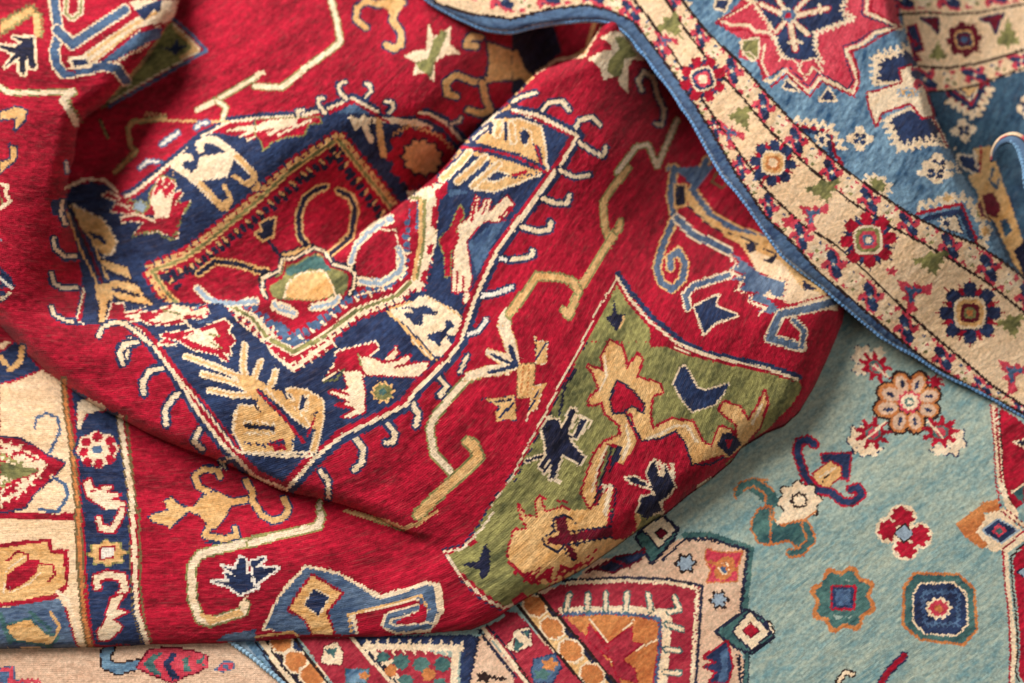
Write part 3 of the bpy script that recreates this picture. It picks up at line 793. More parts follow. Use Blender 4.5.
W 80 60 44 40 0 8 .15 r:1 b:.7 r:.4
F n c 9 75,320 120,360 65,350
F n c 9 240,355 270,400 210,400
F n c 14 430,230 490,230 560,200 600,260 560,280 540,320 430,330 440,280
F n c 14 480,480 570,440 650,470 720,580 690,570 600,570 530,590 510,530
F c r 9 400,370 430,370 540,330 530,280 570,265 620,340 660,460 620,470 570,410 450,450 435,500 405,420
W 560 370 45 20 0 8 .2 s:1 t:.7 v:.4
h c 8 22 26 430,325 430,225 500,210 570,185
h c 8 22 26 470,475 520,590 600,575 700,550
s r 8 660,470 720,590
s n 10 640,360 700,530
K 368 555 46 42 10
K 680 660 54 40 8
f d 515,-10 1030,-10 1030,700 770,700 700,530 640,360 560,170
f y 520,-10 1030,-10 1030,280 850,340 640,365 600,260 560,160
s x 7 520,60 640,50 730,58 850,50 1000,20
f p 520,-10 960,-10 940,20 840,40 720,50 530,50
s x 8 600,265 720,270 850,250 1030,195
f p 610,280 720,285 850,265 1030,210 1030,265 850,335 650,360
s x 9 640,365 740,360 850,335 1030,270
X 785 158 74 -8 m m t n m b
F n r 7 560,110 590,100 620,200 580,210 610,240 590,240
F m n 6 610,75 680,70 680,130 650,100
F m n 6 850,75 940,55 910,130 890,90
Q g 680 210 40 50 180
Q g 960 140 50 80 180
h r 8 8 20 560,150 600,180
S n r 20 8 730,370 820,440 870,345
h c 16 12 30 720,400 830,470 890,350
f t 750,360 850,345 810,410
S c n 8 4 770,365 810,400 840,355
K 780 520 42 36 0
K 1030 430 30 40 0
F n c 9 760,600 830,610 840,683 760,683
F p c 8 840,590 900,590 900,683 850,683
h c 8 8 20 750,590 830,625
@512 0 4
f p 820,95 960,0 1023,0 1023,300 1000,300 990,240 1000,170 950,130 900,100
s c 12 1023,130 970,125 950,100 880,100 830,80 960,10 930,-10
s r 8 1023,150 965,145 945,120 870,120 815,90 940,15 910,-10
f n 970,0 1023,0 1023,60
s c 10 1010,180 1000,250 1023,300
s r 8 990,170 985,250 1010,310
F n c 10 820,0 870,0 850,40 815,30
F g c 10 920,170 985,190 970,240 930,215
f c 690,0 720,10 700,40
@768 171 4
S r r 12 1 600,170 770,130 840,290
S n n 18 1 630,190 770,160 820,280
h c 16 14 34 600,140 790,100 870,230 860,300
F c n 6 690,200 750,180 780,250 720,230
W 715 210 30 22 20 8 .3 c:1 n:.5
W 720 110 32 22 0 7 .2 c:1 t:.6
W 850 170 26 26 0 7 .2 c:1 g:.6
W 870 240 26 26 0 7 .2 c:1 t:.6
W 440 55 60 36 30 9 .2 c:1 g:.6
K 670 10 62 34 8
f d 770,0 1000,0 1030,100 1030,500 960,330 880,180
f k 940,230 1030,200 1030,440 990,380
F t n 6 780,0 850,0 880,60 830,50
s p 14 850,0 840,40
W 885 140 52 60 0 8 .05 t:1 m:.85 p:.5
s t 20 900,20 960,100
W 960 230 40 40 0 8 .1 t:1 d:.7 m:.4
s k 10 890,0 900,50 930,20
@768 0 4
S r r 12 1 110,500 250,525 270,620 300,660
S n n 16 1 140,520 240,540 255,630
h c 14 14 34 100,480 250,505 300,600
W 215 560 24 30 0 7 .3 c:1 n:.5
!T z
@768 342 4
d x 562 242 96 90
d x 490 205 61 49 10
d x 535 165 43 55 -20
d x 600 165 43 55 20
d x 645 215 53 43 -10
d x 645 270 49 43 15
d x 590 320 45 53 -10
d x 525 320 47 53 15
d x 475 265 59 47 -5
d o 490 205 51 39 10
d o 535 165 33 45 -20
d o 600 165 33 45 20
d o 645 215 43 33 -10
d o 645 270 39 33 15
d o 590 320 35 43 -10
d o 525 320 37 43 15
d o 475 265 49 37 -5
d Y 495 210 41 27 10
d Y 535 170 23 37 -20
d Y 598 172 23 37 20
d Y 645 218 37 25 -10
d Y 640 272 31 25 15
d Y 588 318 23 33 -10
d Y 525 318 25 35 15
d Y 480 265 41 25 -5
d n 490 210 20 8 20
d n 538 165 7 20 -10
d n 595 175 7 20 20
d n 645 216 18 7 0
d n 640 272 16 8 15
d n 588 318 7 16 -10
d n 527 318 7 18 15
d n 482 270 20 7 -5
W 566 240 46 44 0 10 .1 p:1 c:.74 u:.4 c:.2
W 380 60 40 44 0 6 .16 n:1.08 c:1
W 370 110 30 22 0 6 .16 n:1.15 c:1
W 440 45 26 26 0 6 .16 c:1
W 430 100 60 44 40 9 .3 r:1 u:.5 p:.3
s c 9 420,90 480,140
W 360 390 36 52 0 6 .18 n:1.1 c:1
W 400 430 50 26 0 6 .18 n:1.1 c:1
W 420 365 60 52 0 9 .3 r:1 u:.5 p:.35
s c 9 390,390 470,320
W 745 400 40 52 20 6 .18 n:1.1 c:1
W 690 430 36 22 0 6 .18 n:1.1 c:1
W 690 360 62 52 0 9 .3 r:1 u:.5 p:.35
s c 9 640,320 700,380
W 670 160 30 24 20 7 .3 r:1
S n r 26 8 185,410 160,390 125,400 115,440 150,540 190,590 250,600 300,640 340,640 375,610 360,580 330,590
F n r 8 215,450 330,445 320,550 290,540 280,480 220,480
F t r 6 180,530 250,480 290,500 290,540 240,580 200,570
s c 8 205,545 270,500
s x 5 215,560 250,520
W 125 635 80 70 0 8 .12 x:1.1 c:1
W 125 635 34 32 0 8 .1 x:1 c:.7
F r c 8 490,690 520,670 570,683
f r 930,260 1030,330 1030,640 960,690 930,600
s x 6 925,280 935,420 940,560 985,683
s c 24 905,250 920,420 930,560 960,650 990,690
s r 6 890,250 905,420 912,560 930,660
h r 6 5 14 912,260 922,420 932,560
f u 975,600 1023,560 1023,650
s c 8 975,600 1023,570
F k c 5 985,400 1030,390 1030,420
f o 820,683 860,640 920,630 930,683
@768 512 4
F u o 9 0,20 60,60 120,30 170,60 180,120 140,150 80,110 0,130
f c 30,50 60,0 200,0 150,30
s o 8 60,50 150,30 190,0
S u o 24 8 150,50 175,110 130,160 90,165
d c 538 18 58 48
d c 480 72 50 54
d c 608 95 50 54
d c 550 148 54 46
d c 545 85 50 50
W 538 18 46 36 20 7 .14 r:1
W 480 72 38 42 20 7 .14 r:1
W 608 95 38 42 20 7 .14 r:1
W 550 148 42 34 20 7 .14 r:1
s x 5 545,50 580,85 545,120 510,85 545,50
F s x 5 545,50 580,85 545,120 510,85
W 300 350 118 122 22 8 .11 o:1.05 u:.88 z:.62
f u 220,270 380,280 400,360 350,420 240,410 200,340
F n r 9 258,300 345,300 340,385 258,385
f b 270,310 330,310 330,375 270,375
F u o 11 590,250 760,255 820,310 830,470 780,525 610,505 545,450 550,300
F n c 8 610,290 740,285 790,330 795,450 750,490 630,485 585,440 585,330
s u 7 600,272 750,272 806,322 814,460 768,505 620,492 568,440 568,315 600,272
h b 8 8 20 620,320 760,320 760,450 630,450 620,330
W 683 385 50 42 0 10 .1 c:1 p:.75 o:.35
f c 760,60 800,20 870,10 930,-10 960,20 1030,80 950,150 900,160 830,110
f o 750,50 810,0 860,-10 870,30 830,80 880,130 860,150 800,110
F n s 6 860,75 920,30 1000,75 930,120
F p n 4 890,75 925,50 960,75 925,100
d u 925 75 16 12
f r 930,0 1030,70 1030,50 960,-10
s c 12 940,-10 1030,60
s c 22 1030,95 950,160 955,260 970,400 985,560 975,690
s r 8 1030,70 940,150 945,260 962,400 970,560 965,690
s x 7 1030,120 972,180 975,260 990,400 1000,540 990,640 1010,690
f r 1030,130 980,185 985,260 1000,400 1010,540 1000,640 1030,690
F s k 6 1000,240 1030,225 1030,260
S r n 22 6 450,690 480,640 545,575
S c x 14 7 280,680 310,640 340,650
S c x 14 9 0,450 15,480 0,510
@512 342 4
S o z 10 3 900,620 890,590 930,555 1023,550
f u 930,560 1023,560 1023,620 1010,640 960,620 900,600
S u o 26 7 905,610 920,575 970,560 1030,600 1030,690
f z 900,620 940,590 990,620 990,690 930,690
@768 342 4
f u 0,590 30,600 45,640 0,690
@512 512 4
F u o 8 965,30 990,-10 1030,-20 1030,130 990,120 960,70
f Y 230,300 330,190 520,170 690,100 790,95 960,145 945,400 880,480 930,600 920,690 100,690 100,300
s u 26 690,92 790,92 955,148 938,300 930,400 
h k 8 5 14 690,108 790,108 945,152 925,300 915,390
s k 8 600,195 690,108
S u k 14 5 940,560 935,690
h k 7 5 14 905,570 915,690
F u k 12 590,10 660,70 640,110 560,200 500,100
F c k 8 600,20 655,70 590,140 525,70
F m x 5 597,65 620,85 597,105 573,82
F u k 12 940,395 1000,430 1040,500 960,560 900,540 820,480
F c k 8 950,400 1030,480 960,550 885,480
F r m 5 955,445 985,475 955,500 925,475
W 695 205 40 38 0 6 .2 x:1 s:.72
W 828 352 36 36 0 6 .2 x:1 s:.72
F p o 6 780,150 840,165 920,160 900,220 900,275 780,280 800,230 775,190
d o 850 225 36 50 30
F b c 6 850,205 870,225 850,245 830,225
z o 10 12 790,200 900,230
F k m 8 340,225 420,180 490,170 530,150 510,190 450,215 400,240
f n 450,180 540,165 480,205
s m 12 300,240 400,190 470,220
F n r 9 770,580 860,520 880,620 860,683 790,683 820,640 770,620 820,600
f b 830,560 865,540 860,683 820,683 840,620
f R 120,330 200,290 440,275 620,280 750,300 740,460 720,690 200,690 150,420
s k 12 200,275 440,262 620,268 760,295 750,460 735,690
h c 8 5 14 215,285 440,275 620,282 742,305 732,460 718,690
f c 200,400 360,400 500,405 600,425 600,560 570,690 620,690 640,430 620,390 480,375 200,380
s c 26 200,395 360,390 500,395 610,410 615,560 600,690
h b 8 6 16 200,408 360,404 500,412 592,430 590,560 575,690
S c u 16 6 230,330 215,390
S c u 16 6 305,330 300,390
S c u 16 6 375,325 375,390
S c u 16 6 460,325 455,390
S c u 16 6 545,330 555,395
S c u 16 6 650,340 670,390 630,400
S c u 16 6 680,470 620,450
S c u 16 6 670,555 615,550
S c u 16 6 670,645 610,640
f o 210,420 360,410 500,420 585,440 580,560 560,690 440,690 390,600 290,490
s c 7 310,430 390,530 490,430
s c 7 390,530 400,600 580,510
s c 7 390,560 470,630 500,690
F R r 5 300,510 310,450 380,530 480,460 480,520 520,530 440,590 490,630 500,683 420,660 400,590
s r 7 330,480 390,560
f k 40,350 100,330 430,690 330,690
s x 10 110,330 260,500 420,690
s x 14 30,380 160,540 290,690
f t 30,380 90,340 160,420 300,580 390,690 290,690 160,540
u2 90 375 50 40
u2 160 465 50 40
u2 235 555 52 42
u2 320 650 52 42
s x 9 100,325 255,500 430,700
s x 10 20,370 160,540 300,700
f R -30,400 20,400 160,560 280,700 -30,700
F c m 5 0,480 70,460 80,530 20,560 0,550
F u n 4 40,480 70,475 65,500 
W 10 530 30 24 0 5 .2 u:1
F b n 6 90,590 170,570 195,620 160,683 90,683 80,640
W 150 610 30 24 0 5 .2 o:1
W 120 650 30 20 0 5 .2 u:1
s c 12 -10,600 60,683
s x 8 -10,570 80,690
@256 512 4
f s -90,510 -10,500 110,690 -20,690
s v 40 -20,520 60,620 100,690
s s 8 -75,520 40,690
s u 8 20,600 70,690
f x 0,500 60,500 200,690 110,690
s c 20 20,510 90,620 150,690
s k 10 40,500 110,610 190,700
s k 8 0,520 70,630 120,700
f n 70,510 160,500 290,690 190,690
u2 100 520 46 42
u2 160 600 50 42
u2 225 655 50 46
s x 12 150,500 220,600 300,700
f R 170,500 370,500 560,690 310,690
F c m 5 275,540 320,520 350,560 340,610 290,610 260,600
F u u 3 280,550 320,545 310,580
F v u 5 360,630 450,630 440,683 360,683
W 430 655 20 16 0 5 .2 o:1
s k 34 390,500 470,580 580,700
s c 14 370,490 460,595 560,700
f R 440,510 520,500 800,590 780,690 590,690
s n 40 430,510 620,515 860,510
f n 820,500 890,500 860,690 815,690
z c 26 18 440,540 600,540 820,545
s c 30 800,550 790,690
z c 20 16 440,535 520,600 580,680
W 580 600 34 30 0 8 .08 u:1
W 660 610 34 30 0 8 .08 u:1
W 745 610 34 30 0 8 .08 u:1
W 540 635 24 24 0 8 .08 o:1
W 690 650 28 26 0 8 .08 o:1
W 510 580 26 20 0 8 .08 u:1
W 600 670 30 20 0 8 .08 u:1
W 735 690 30 26 0 8 .08 u:1
f Y 890,500 920,490 1030,620 1030,690 855,690
h k 7 6 16 890,500 850,690
f R 960,440 1030,400 1030,600 900,470
s k 14 890,470 960,560 1040,660
s c 14 910,465 980,545 1040,620
s k 8 925,455 1000,540 1040,590
W 910 660 26 20 0 5 .25 x:1
h x 8 6 16 930,660 1000,670
F c m 5 1000,540 1030,500 1030,560
!C Y
@0 512 4
S v x 36 7 440,545 420,570 425,610 470,630 550,610
f Y 460,560 500,540 560,550 540,590 480,595
F p m 7 550,620 600,550 700,545 780,560 830,580 830,610 790,640 740,655 690,683 610,650
F u p 6 570,610 610,570 660,560 610,600 650,660 600,640
F n p 5 650,610 690,560 710,570 680,610 720,665 690,675
F u p 6 780,600 820,575 810,600 830,620
F u p 5 730,590 760,570 750,610 770,640 740,640
F p b 6 865,630 900,600 935,605 935,625 890,635
d b 905 620 14 10
F p b 7 -10,630 50,620 55,670 90,690 -10,690
f b 0,640 40,640 30,683 0,683
h p 10 8 20 80,675 160,680
!R r
@420 90 5.689
f n 440,150 560,135 700,190 850,265 700,470 560,683 0,683 0,540 100,480 240,335 340,240
f t 280,290 400,170 480,160 560,160 690,200 715,310 725,440 640,400 500,350 380,310
f c 280,290 390,180 480,165 480,180 400,230 340,270
s c 12 510,215 500,180 560,162 690,205 712,310 722,430
s c 9 420,170 415,250
s c 9 475,175 470,240
f n 390,200 408,190 412,245 396,240
f n 482,210 498,200 500,280 488,290
F n c 9 580,240 615,250 605,310 580,280
f n 640,300 690,330 700,430 680,420 660,360
s r 12 660,320 690,420
s n 34 235,325 400,345 560,385 700,460
s r 15 235,325 400,345 560,385 715,468
h n 5 6 15 235,310 400,332 570,370 690,425
h n 5 6 15 235,342 400,362 560,402 640,440
f t 60,500 240,345 340,355 460,390 610,440 690,465 560,530 420,580 290,560 260,520 190,525 120,500
s c 12 100,505 250,360 
s c 12 180,525 340,400
s c 12 690,478 560,530 420,580 290,562 
s c 10 290,562 400,440
h n 10 10 26 120,480 235,385
h n 10 10 26 185,505 300,420
s n 8 280,520 340,450 410,415
F n c 9 380,490 440,465 500,480 470,500 420,520 390,515
f r 520,480 600,455 620,465 540,500
s n 8 500,490 580,500
h n 7 10 24 540,500 680,470
f r 0,540 40,540 160,530 130,620 90,683 0,683
f c 0,600 60,560 120,540 140,550 60,660 40,683 0,683
f g 0,600 40,620 30,683 0,683
f b 170,560 280,580 270,683 150,683
F c r 9 300,660 320,600 340,683
F c r 9 360,683 380,620 410,683
F c r 9 440,683 485,600 520,683
@170 330 5.689
f n 60,20 330,180 480,60 700,240 950,150 860,300 960,560 880,640 820,690 420,690 180,330 40,90
s r 14 0,190 200,420 340,600 400,690
s c 12 -10,200 180,430 320,610 380,690
F t c 8 70,130 130,160 330,240 380,260 360,270 150,190
F t c 8 160,235 330,280 400,320 460,350 200,265
F t c 8 210,315 400,345 470,375 480,395 240,375
F t c 8 415,70 460,90 450,220 420,260 390,240
F t c 8 500,150 545,180 510,280 480,260
F t c 8 580,210 635,240 625,330 580,330
f t 380,240 560,290 620,340 800,540 780,560 560,380 480,400 400,320
F t c 8 650,345 690,330 780,345 870,400 870,520 830,690 800,690 830,580 790,520 700,430
F n c 8 750,375 780,385 760,450 735,440
s c 10 520,300 690,480
F t c 9 370,470 400,430 520,440 640,560 700,610 690,690 420,690 360,580
f t 480,380 560,400 720,600 690,620 520,470
s k 12 470,410 510,460
h k 16 9 20 430,545 590,560
s n 34 500,340 640,480 770,620
s r 16 490,340 640,490 760,640
f r 560,640 640,620 660,680 600,690
h n 8 10 20 560,640 660,640
h n 8 12 24 690,640 830,560
s r 12 770,640 800,560 830,480
s n 8 800,480 840,470 820,500
@170 330 5.689
s c 15 380,690 450,700 640,720 850,715
@60 180 5.689
f n 60,40 180,10 270,30 340,110 350,200 600,200 700,300 560,420 400,480 240,420 60,170
F r c 6 240,90 280,65 340,100 330,120 420,200 540,230 560,110 530,80 560,0 590,0 560,80 640,10 660,30 590,120 680,60 700,75 640,150 740,120 670,230 670,330 560,290 420,310 480,240 390,230 330,250 380,190 290,180 330,120
f c 540,110 560,60 590,80 600,110 660,60 640,110 620,210 540,220
s c 12 290,75 340,100
s c 10 330,140 400,150
s c 14 350,215 430,190 540,235
s r 22 550,255 660,300
f r 560,240 640,220 690,150 690,240 660,330 580,300
W 455 150 44 34 0 9 .18 g:1 s:.75
s n 10 240,130 300,170
h g 6 7 18 410,320 540,290 640,345 690,220 740,125
f n 60,180 330,190 420,520 240,683 150,683
f t 60,140 160,180 250,230 320,350 310,410 260,430 220,400 190,340 210,330 250,370 270,360 240,320 150,290 110,240
h c 5 6 16 70,140 250,225 325,350 300,420 250,430
s k 22 70,190 160,400 250,590
s m 14 90,220 170,400 240,590
s t 12 40,180 110,380 200,560 240,683
s t 12 110,250 180,330 270,560
F t k 6 215,450 260,460 380,500 405,560 300,530 270,510
F t k 6 260,590 320,570 440,600 475,650 350,640 320,620
f t 200,600 290,580 300,683 210,683
h k 12 7 18 270,520 400,570
h k 12 7 18 320,620 450,660
@140 270 5.689
f n 0,230 120,180 330,190 470,190 560,300 720,430 800,560 300,470 120,370
F r c 7 0,240 80,240 180,200 300,220 380,200 390,250 350,275 280,270 240,300 180,310 60,310 0,280
f c 40,295 150,230 200,200 270,210 290,240 380,215 370,260 280,255 220,280 130,300
s g 12 130,230 230,250
s c 12 240,280 310,345
F r c 8 120,380 140,360 320,345 480,280 520,320 500,350 545,400 510,440 520,480 470,470 520,530 470,510 440,480 300,450 220,400
f c 230,380 330,350 430,330 450,370 410,390 460,440 440,450 360,430 260,390
s g 12 400,370 450,375
s g 10 400,410 460,440
f b 300,220 340,200 330,230
s b 10 330,300 420,290
@240 220 5.689
f g 160,380 250,260 420,195 470,200 500,260 620,320 600,420 420,460 200,450
f u 250,290 420,200 480,220 520,290 400,280 280,320
f t 255,440 270,360 340,300 470,285 530,370 535,420 430,460
h c 6 4 12 255,445 270,360 345,300 470,285 530,370 540,430
s r 16 165,440 160,370 240,320 265,250 330,235 415,170 470,190 510,265 600,290 630,330 620,400 600,420
S c k 16 7 150,440 125,400 130,330 220,290 240,220 300,220 420,160 480,180 530,255 
S c k 16 7 530,255 620,275 655,310 650,370 625,420
S s c 20 10 195,470 220,510 310,530
S s c 20 9 410,500 530,475 560,440
s k 14 200,160 225,210
s k 12 110,330 130,300
s c 8 660,430 740,410
s c 8 740,410 820,395
f r 680,180 760,70 800,35 870,60 890,200 870,290 800,335 670,310 655,230
S s c 22 8 630,240 655,160 720,80 820,10
S s c 24 9 900,160 925,220 910,290 800,365 690,350
s c 9 650,240 665,160 780,50 870,60
@140 430 5.689
f r 40,190 300,190 580,240 880,370 900,540 560,600 350,640 50,600
F t n 9 50,495 100,470 160,460 140,400 180,385 230,430 300,450 320,420 390,340 430,350 520,390 620,375 660,400 600,420 520,430 480,500 430,560 400,560 380,500 330,480 280,460 230,500 170,560 160,540 80,525
S t n 30 9 390,350 330,320 310,260 360,225 440,230 455,265
S t n 34 9 400,530 370,600 480,620 550,600 540,560
S t n 34 9 600,290 640,350 640,400 690,480 760,520 830,490 845,440 820,390
f t 150,420 230,440 320,430 400,350 520,400 480,500 400,560 330,470
S c n 12 8 515,160 465,185 490,220
@490 470 5.689
f g 0,280 160,150 540,200 560,240 300,250 90,640 0,640
F t r 10 160,200 200,260 270,270 260,190 285,150 310,240 420,210 480,250 560,235 600,200 690,80 700,100 660,330 460,340 700,380 600,470 450,560 400,540 370,620 350,620 360,540 280,600 240,640 300,550 190,590 110,520 100,470 140,340 220,340 180,270
f t 110,470 140,345 300,330 350,280 420,230 640,220 660,320 480,350 330,500 180,580
f m 370,270 430,265 445,330 460,365 700,320 720,380 450,410 510,510 460,500 430,430 330,420 330,385 400,370 380,330
s k 11 365,320 360,275 430,255 490,300
s k 11 460,350 690,320
s k 11 440,425 560,405 720,375
s k 11 350,310 370,350 300,385 310,430 390,470 420,430 440,490 500,520 550,470 490,420
f r 700,40 800,100 830,250 760,400 700,390 690,300 720,110
s k 10 700,90 720,110 690,300 
s c 26 685,90 655,250
s k 9 640,100 610,200
f t 500,420 620,405 700,390 690,430 500,550
s r 8 480,560 620,440
@256 0 4
f n 520,500 560,490 800,600 720,683 540,683
s c 14 540,490 640,485 700,510
W 665 630 120 105 20 11 .10 r:1.12 k:.72 t:.62
h t 5 8 22 545,540 620,500 730,540 790,600
!R r
@150 130 8.533
f n 160,330 400,60 560,20 700,100 940,330 900,480 700,620 600,690 480,600 330,470
s c 62 430,170 420,120 470,80 560,85 700,190 860,350
s c 62 340,235 290,230 210,300 290,360 400,440 560,610
f c 420,230 700,180 720,230 660,400 480,430 390,450 330,380 400,330
s t 56 740,230 880,370 890,420 840,460
s t 34 710,390 760,420 830,470 880,440
s t 56 430,460 560,600 610,660 660,610
s t 34 625,470 680,560 690,620 630,650
f n 280,300 330,285 400,290 400,330 360,360
f n 490,140 530,110 600,170 580,200 500,190
s c 10 720,240 850,370
s c 10 390,450 540,590
@375 285 8.533
f n 110,210 330,180 300,60 480,60 720,200 760,300 700,480 560,660 420,560 200,340
f c 110,220 150,205 300,200 330,230 300,250 250,240 240,250 340,340 400,350 410,270 390,250 520,250 540,230 400,180 370,200 310,190 350,110 440,90 600,170 720,240 745,310 700,430 640,430 610,400 650,360 690,350 640,300 600,310 600,380 500,410 440,450 560,520 580,460 610,440 650,500 620,590 530,615 440,530 300,370
s t 22 120,235 230,340 330,450 480,600
s t 10 440,100 600,180 735,270
f n 250,240 300,230 410,250 400,330 350,330
f n 400,180 440,180 530,240 510,250 420,230
f n 600,300 640,300 690,350 620,385
f n 440,440 490,410 580,430 550,525
s n 7 310,205 390,250
@410 170 5.69
f n 170,160 330,130 400,170 560,130 590,200 500,330 420,480 360,600 350,690 180,690 150,420
f b 330,420 470,300 540,290 380,600
F r g 7 290,200 305,260 260,340 280,400 230,470 230,600 200,610 200,500 165,400 230,330 270,230
F c r 8 340,270 370,160 390,160 380,250 430,170 460,170 440,250 550,150 590,200 510,290 420,290 320,400 350,620 330,690 240,690 250,470 280,380 270,320
s r 12 350,290 375,170
s r 12 415,250 440,180
s r 16 510,270 570,210
s r 10 265,690 270,580
s r 10 300,690 305,600
f r 0,180 60,170 50,420 0,480
f b 40,180 70,180 60,300 30,360
f c 20,130 130,80 190,80 150,170 150,420 100,560 60,650 0,690 20,600 80,420 100,180
s t 22 60,170 60,400 20,620
s g 16 85,170 80,420 40,620
f r 140,120 210,70 210,140 150,180
f r 130,200 160,210 150,340 120,320
f r 100,430 140,420 120,480 95,480
f r 70,580 110,560 100,600 60,640
f r 90,90 120,60 130,100
@465 325 6.833
f r 120,140 560,60 600,420 440,690 200,690 110,500
F t G 5 360,270 480,260 460,490 360,500
s o 10 380,480 400,290
s o 10 420,490 440,280
F c t 5 220,0 310,20 345,110 370,250 360,300 240,340 140,350 0,380 0,330 150,280 250,270 140,200 150,165 290,200 260,110
s n 34 310,150 350,270
s n 22 185,205 330,270
s n 26 165,325 350,280
h c 5 8 26 150,345 340,330
F t c 4 475,70 500,120 560,110 555,260 490,270
s n 14 485,240 555,130
s k 8 485,110 485,200
F t c 4 470,420 555,400 520,460 490,570 430,600 420,660
s n 14 440,580 510,430
F t n 3 125,500 200,505 340,480 350,660 300,640 220,660 210,600 240,560
s n 20 235,630 330,540
s k 14 200,525 320,510
@650 160 3.692
f r 0,60 230,0 690,560 690,690 0,690
S v t 22 6 90,30 75,130 90,215 45,320 25,400 40,450 80,480 120,440 130,380 105,335 75,360 75,400
S v t 22 6 210,0 155,110 230,210 330,260 420,290
f v 70,30 240,20 170,110 120,60
f r 195,120 270,0 420,230 350,240
s G 8 250,40 230,80 265,105 290,80 270,50
f t 130,95 145,170 200,230 340,320 390,400 500,450 560,490 690,520 520,360 420,280 300,260 210,200
F k t 9 95,95 130,95 130,165 95,170
f y 360,330 480,370 560,470 700,520 690,560 520,530 420,500 470,450 390,410
s r 6 110,190 200,280 330,340 385,410 510,450 490,520
s k 5 140,170 230,250 350,290 470,350
f k 350,310 385,300 395,330 365,345
f k 420,370 480,345 450,385
f k 560,440 620,480 570,480
S v c 24 6 100,215 160,275 290,335
f v 290,330 340,370 420,430 500,450 490,500 460,510 440,480 420,500 500,570 400,560 440,540 360,510 400,490 320,480 360,455 300,440 350,420 290,400 330,380
z c 5 7 290,350 320,385 290,410 350,440 320,480 380,505 360,520 430,545 400,570
s c 6 510,450 495,515 430,490
S v c 20 6 290,425 160,465 130,500 140,545
F n c 8 165,540 250,500 240,540 320,575 240,600 200,640
S v c 26 7 690,520 600,545 480,570 440,660 560,690
S v c 16 6 530,590 570,630 560,690
s r 6 500,540 690,490
!B v
@690 0 4.6545
f n 290,-20 740,-20 700,90 570,150 580,220 610,280 500,280 430,260 400,180 380,120
h c 7 9 20 300,-20 310,40 390,140 410,230 440,270
h c 7 9 20 740,-20 700,40 770,90 580,150 580,220 620,300
S c r 22 6 460,80 490,230
S c r 20 6 460,80 330,20
S c r 20 6 460,80 640,40
S c r 18 5 460,80 550,160
S c r 18 5 460,80 400,150
S c r 18 5 460,80 400,-20
S c r 18 5 460,80 560,-20
s c 14 460,200 490,190 520,200
s c 12 600,20 610,60
W 458 72 38 34 0 8 .12 c:1 b:.86 r:.4
s p 30 440,290 480,290 490,320
s p 30 620,310 560,290 530,300 540,330
s c 8 440,270 480,275 500,300 520,340 540,370
s c 8 620,330 580,270 520,285 515,310
F g c 7 250,190 320,180 315,270 280,240 245,235
@904 120 4.267
f d 200,0 520,0 520,690 440,600 330,330 230,190
K 255 45 46 42 0
F n c 8 230,150 300,160 330,130 320,230 250,200
f t 300,120 370,110 420,260 470,400 520,560 520,690 460,600 380,420 320,320 270,240 330,220
s r 8 330,115 325,220
h c 6 6 16 300,130 315,210
S d t 12 4 380,210 365,260 395,290 405,250
F m t 8 330,320 380,310 415,370 395,420 350,400
F d t 8 410,430 440,420 460,470 430,500
f k 470,560 520,500 520,690
!R r
@0 0 1
s n 5 618,273 630,291 653,318 682,341 706,353 742,360 768,366 800,377
s c 2.8 617,277 628,296 648,320 677,343 703,354 737,362 768,369 797,379
s r 2 617,281 627,299 646,323 674,345 702,357 735,364 766,371 794,381
s n 3.5 513,232 497,254 478,297 463,342 450,361 418,391 408,406
s r 5 509,230 493,252 473,295 457,341 445,358 413,387
s c 3.6 511,231 496,253 476,296 461,341 448,360 416,390 406,405
!R r
@170 330 5.689
f n 60,110 330,190 400,40 470,60 650,220 650,330 540,360 480,420 230,400 60,130
S t c 16 12 90,150 250,205 400,270
S t c 16 12 185,250 320,285 420,320
S t c 16 12 225,340 360,370 470,370
S t c 18 12 425,85 415,200 430,270
S t c 18 12 515,180 490,240 480,290
S t c 18 12 600,235 580,300 560,330
f t 390,250 460,260 560,320 620,360 780,520 800,560 560,370 480,400 400,320
s c 10 540,330 690,490 780,560
s n 30 500,345 640,480 770,620
s r 15 490,340 640,487 760,635
F n c 9 660,360 700,400 690,370 
s n 16 640,335 660,385
s n 22 755,380 745,450
s c 9 790,370 780,460 730,460
s k 20 430,548 590,560
h c 7 8 22 420,520 600,535
h c 7 8 22 430,585 600,590
s t 8 400,480 420,640
s c 8 380,470 360,580 410,680
h n 6 8 20 420,640 560,660
@420 90 5.689
f n 90,500 240,350 400,400 300,590 180,530
S t c 26 12 130,505 230,415 280,360
S t c 26 12 215,520 310,440 370,385
S t c 22 12 300,545 390,470 450,420
s n 12 170,510 270,420 300,375
s n 12 255,525 345,450 395,400
S c n 14 14 300,280 330,250 400,200
S t c 24 12 450,185 440,255
S t c 24 12 520,200 530,290
s n 18 398,195 402,245
s n 18 486,185 490,280
f n 565,235 600,225 625,260 605,310 578,300
s c 10 570,215 630,230 640,300
@512 342 4
s c 12 545,385 600,365 650,335 700,335 740,400
s c 10 455,330 470,400 440,470
s c 10 370,60 380,140 350,190
s c 9 320,600 345,500 380,420
s c 10 960,330 1000,250
@240 220 5.689
s c 8 880,50 895,110 900,170
"""  # also holds painted shade: near-black gap under the blue rug, darker deep blue fold
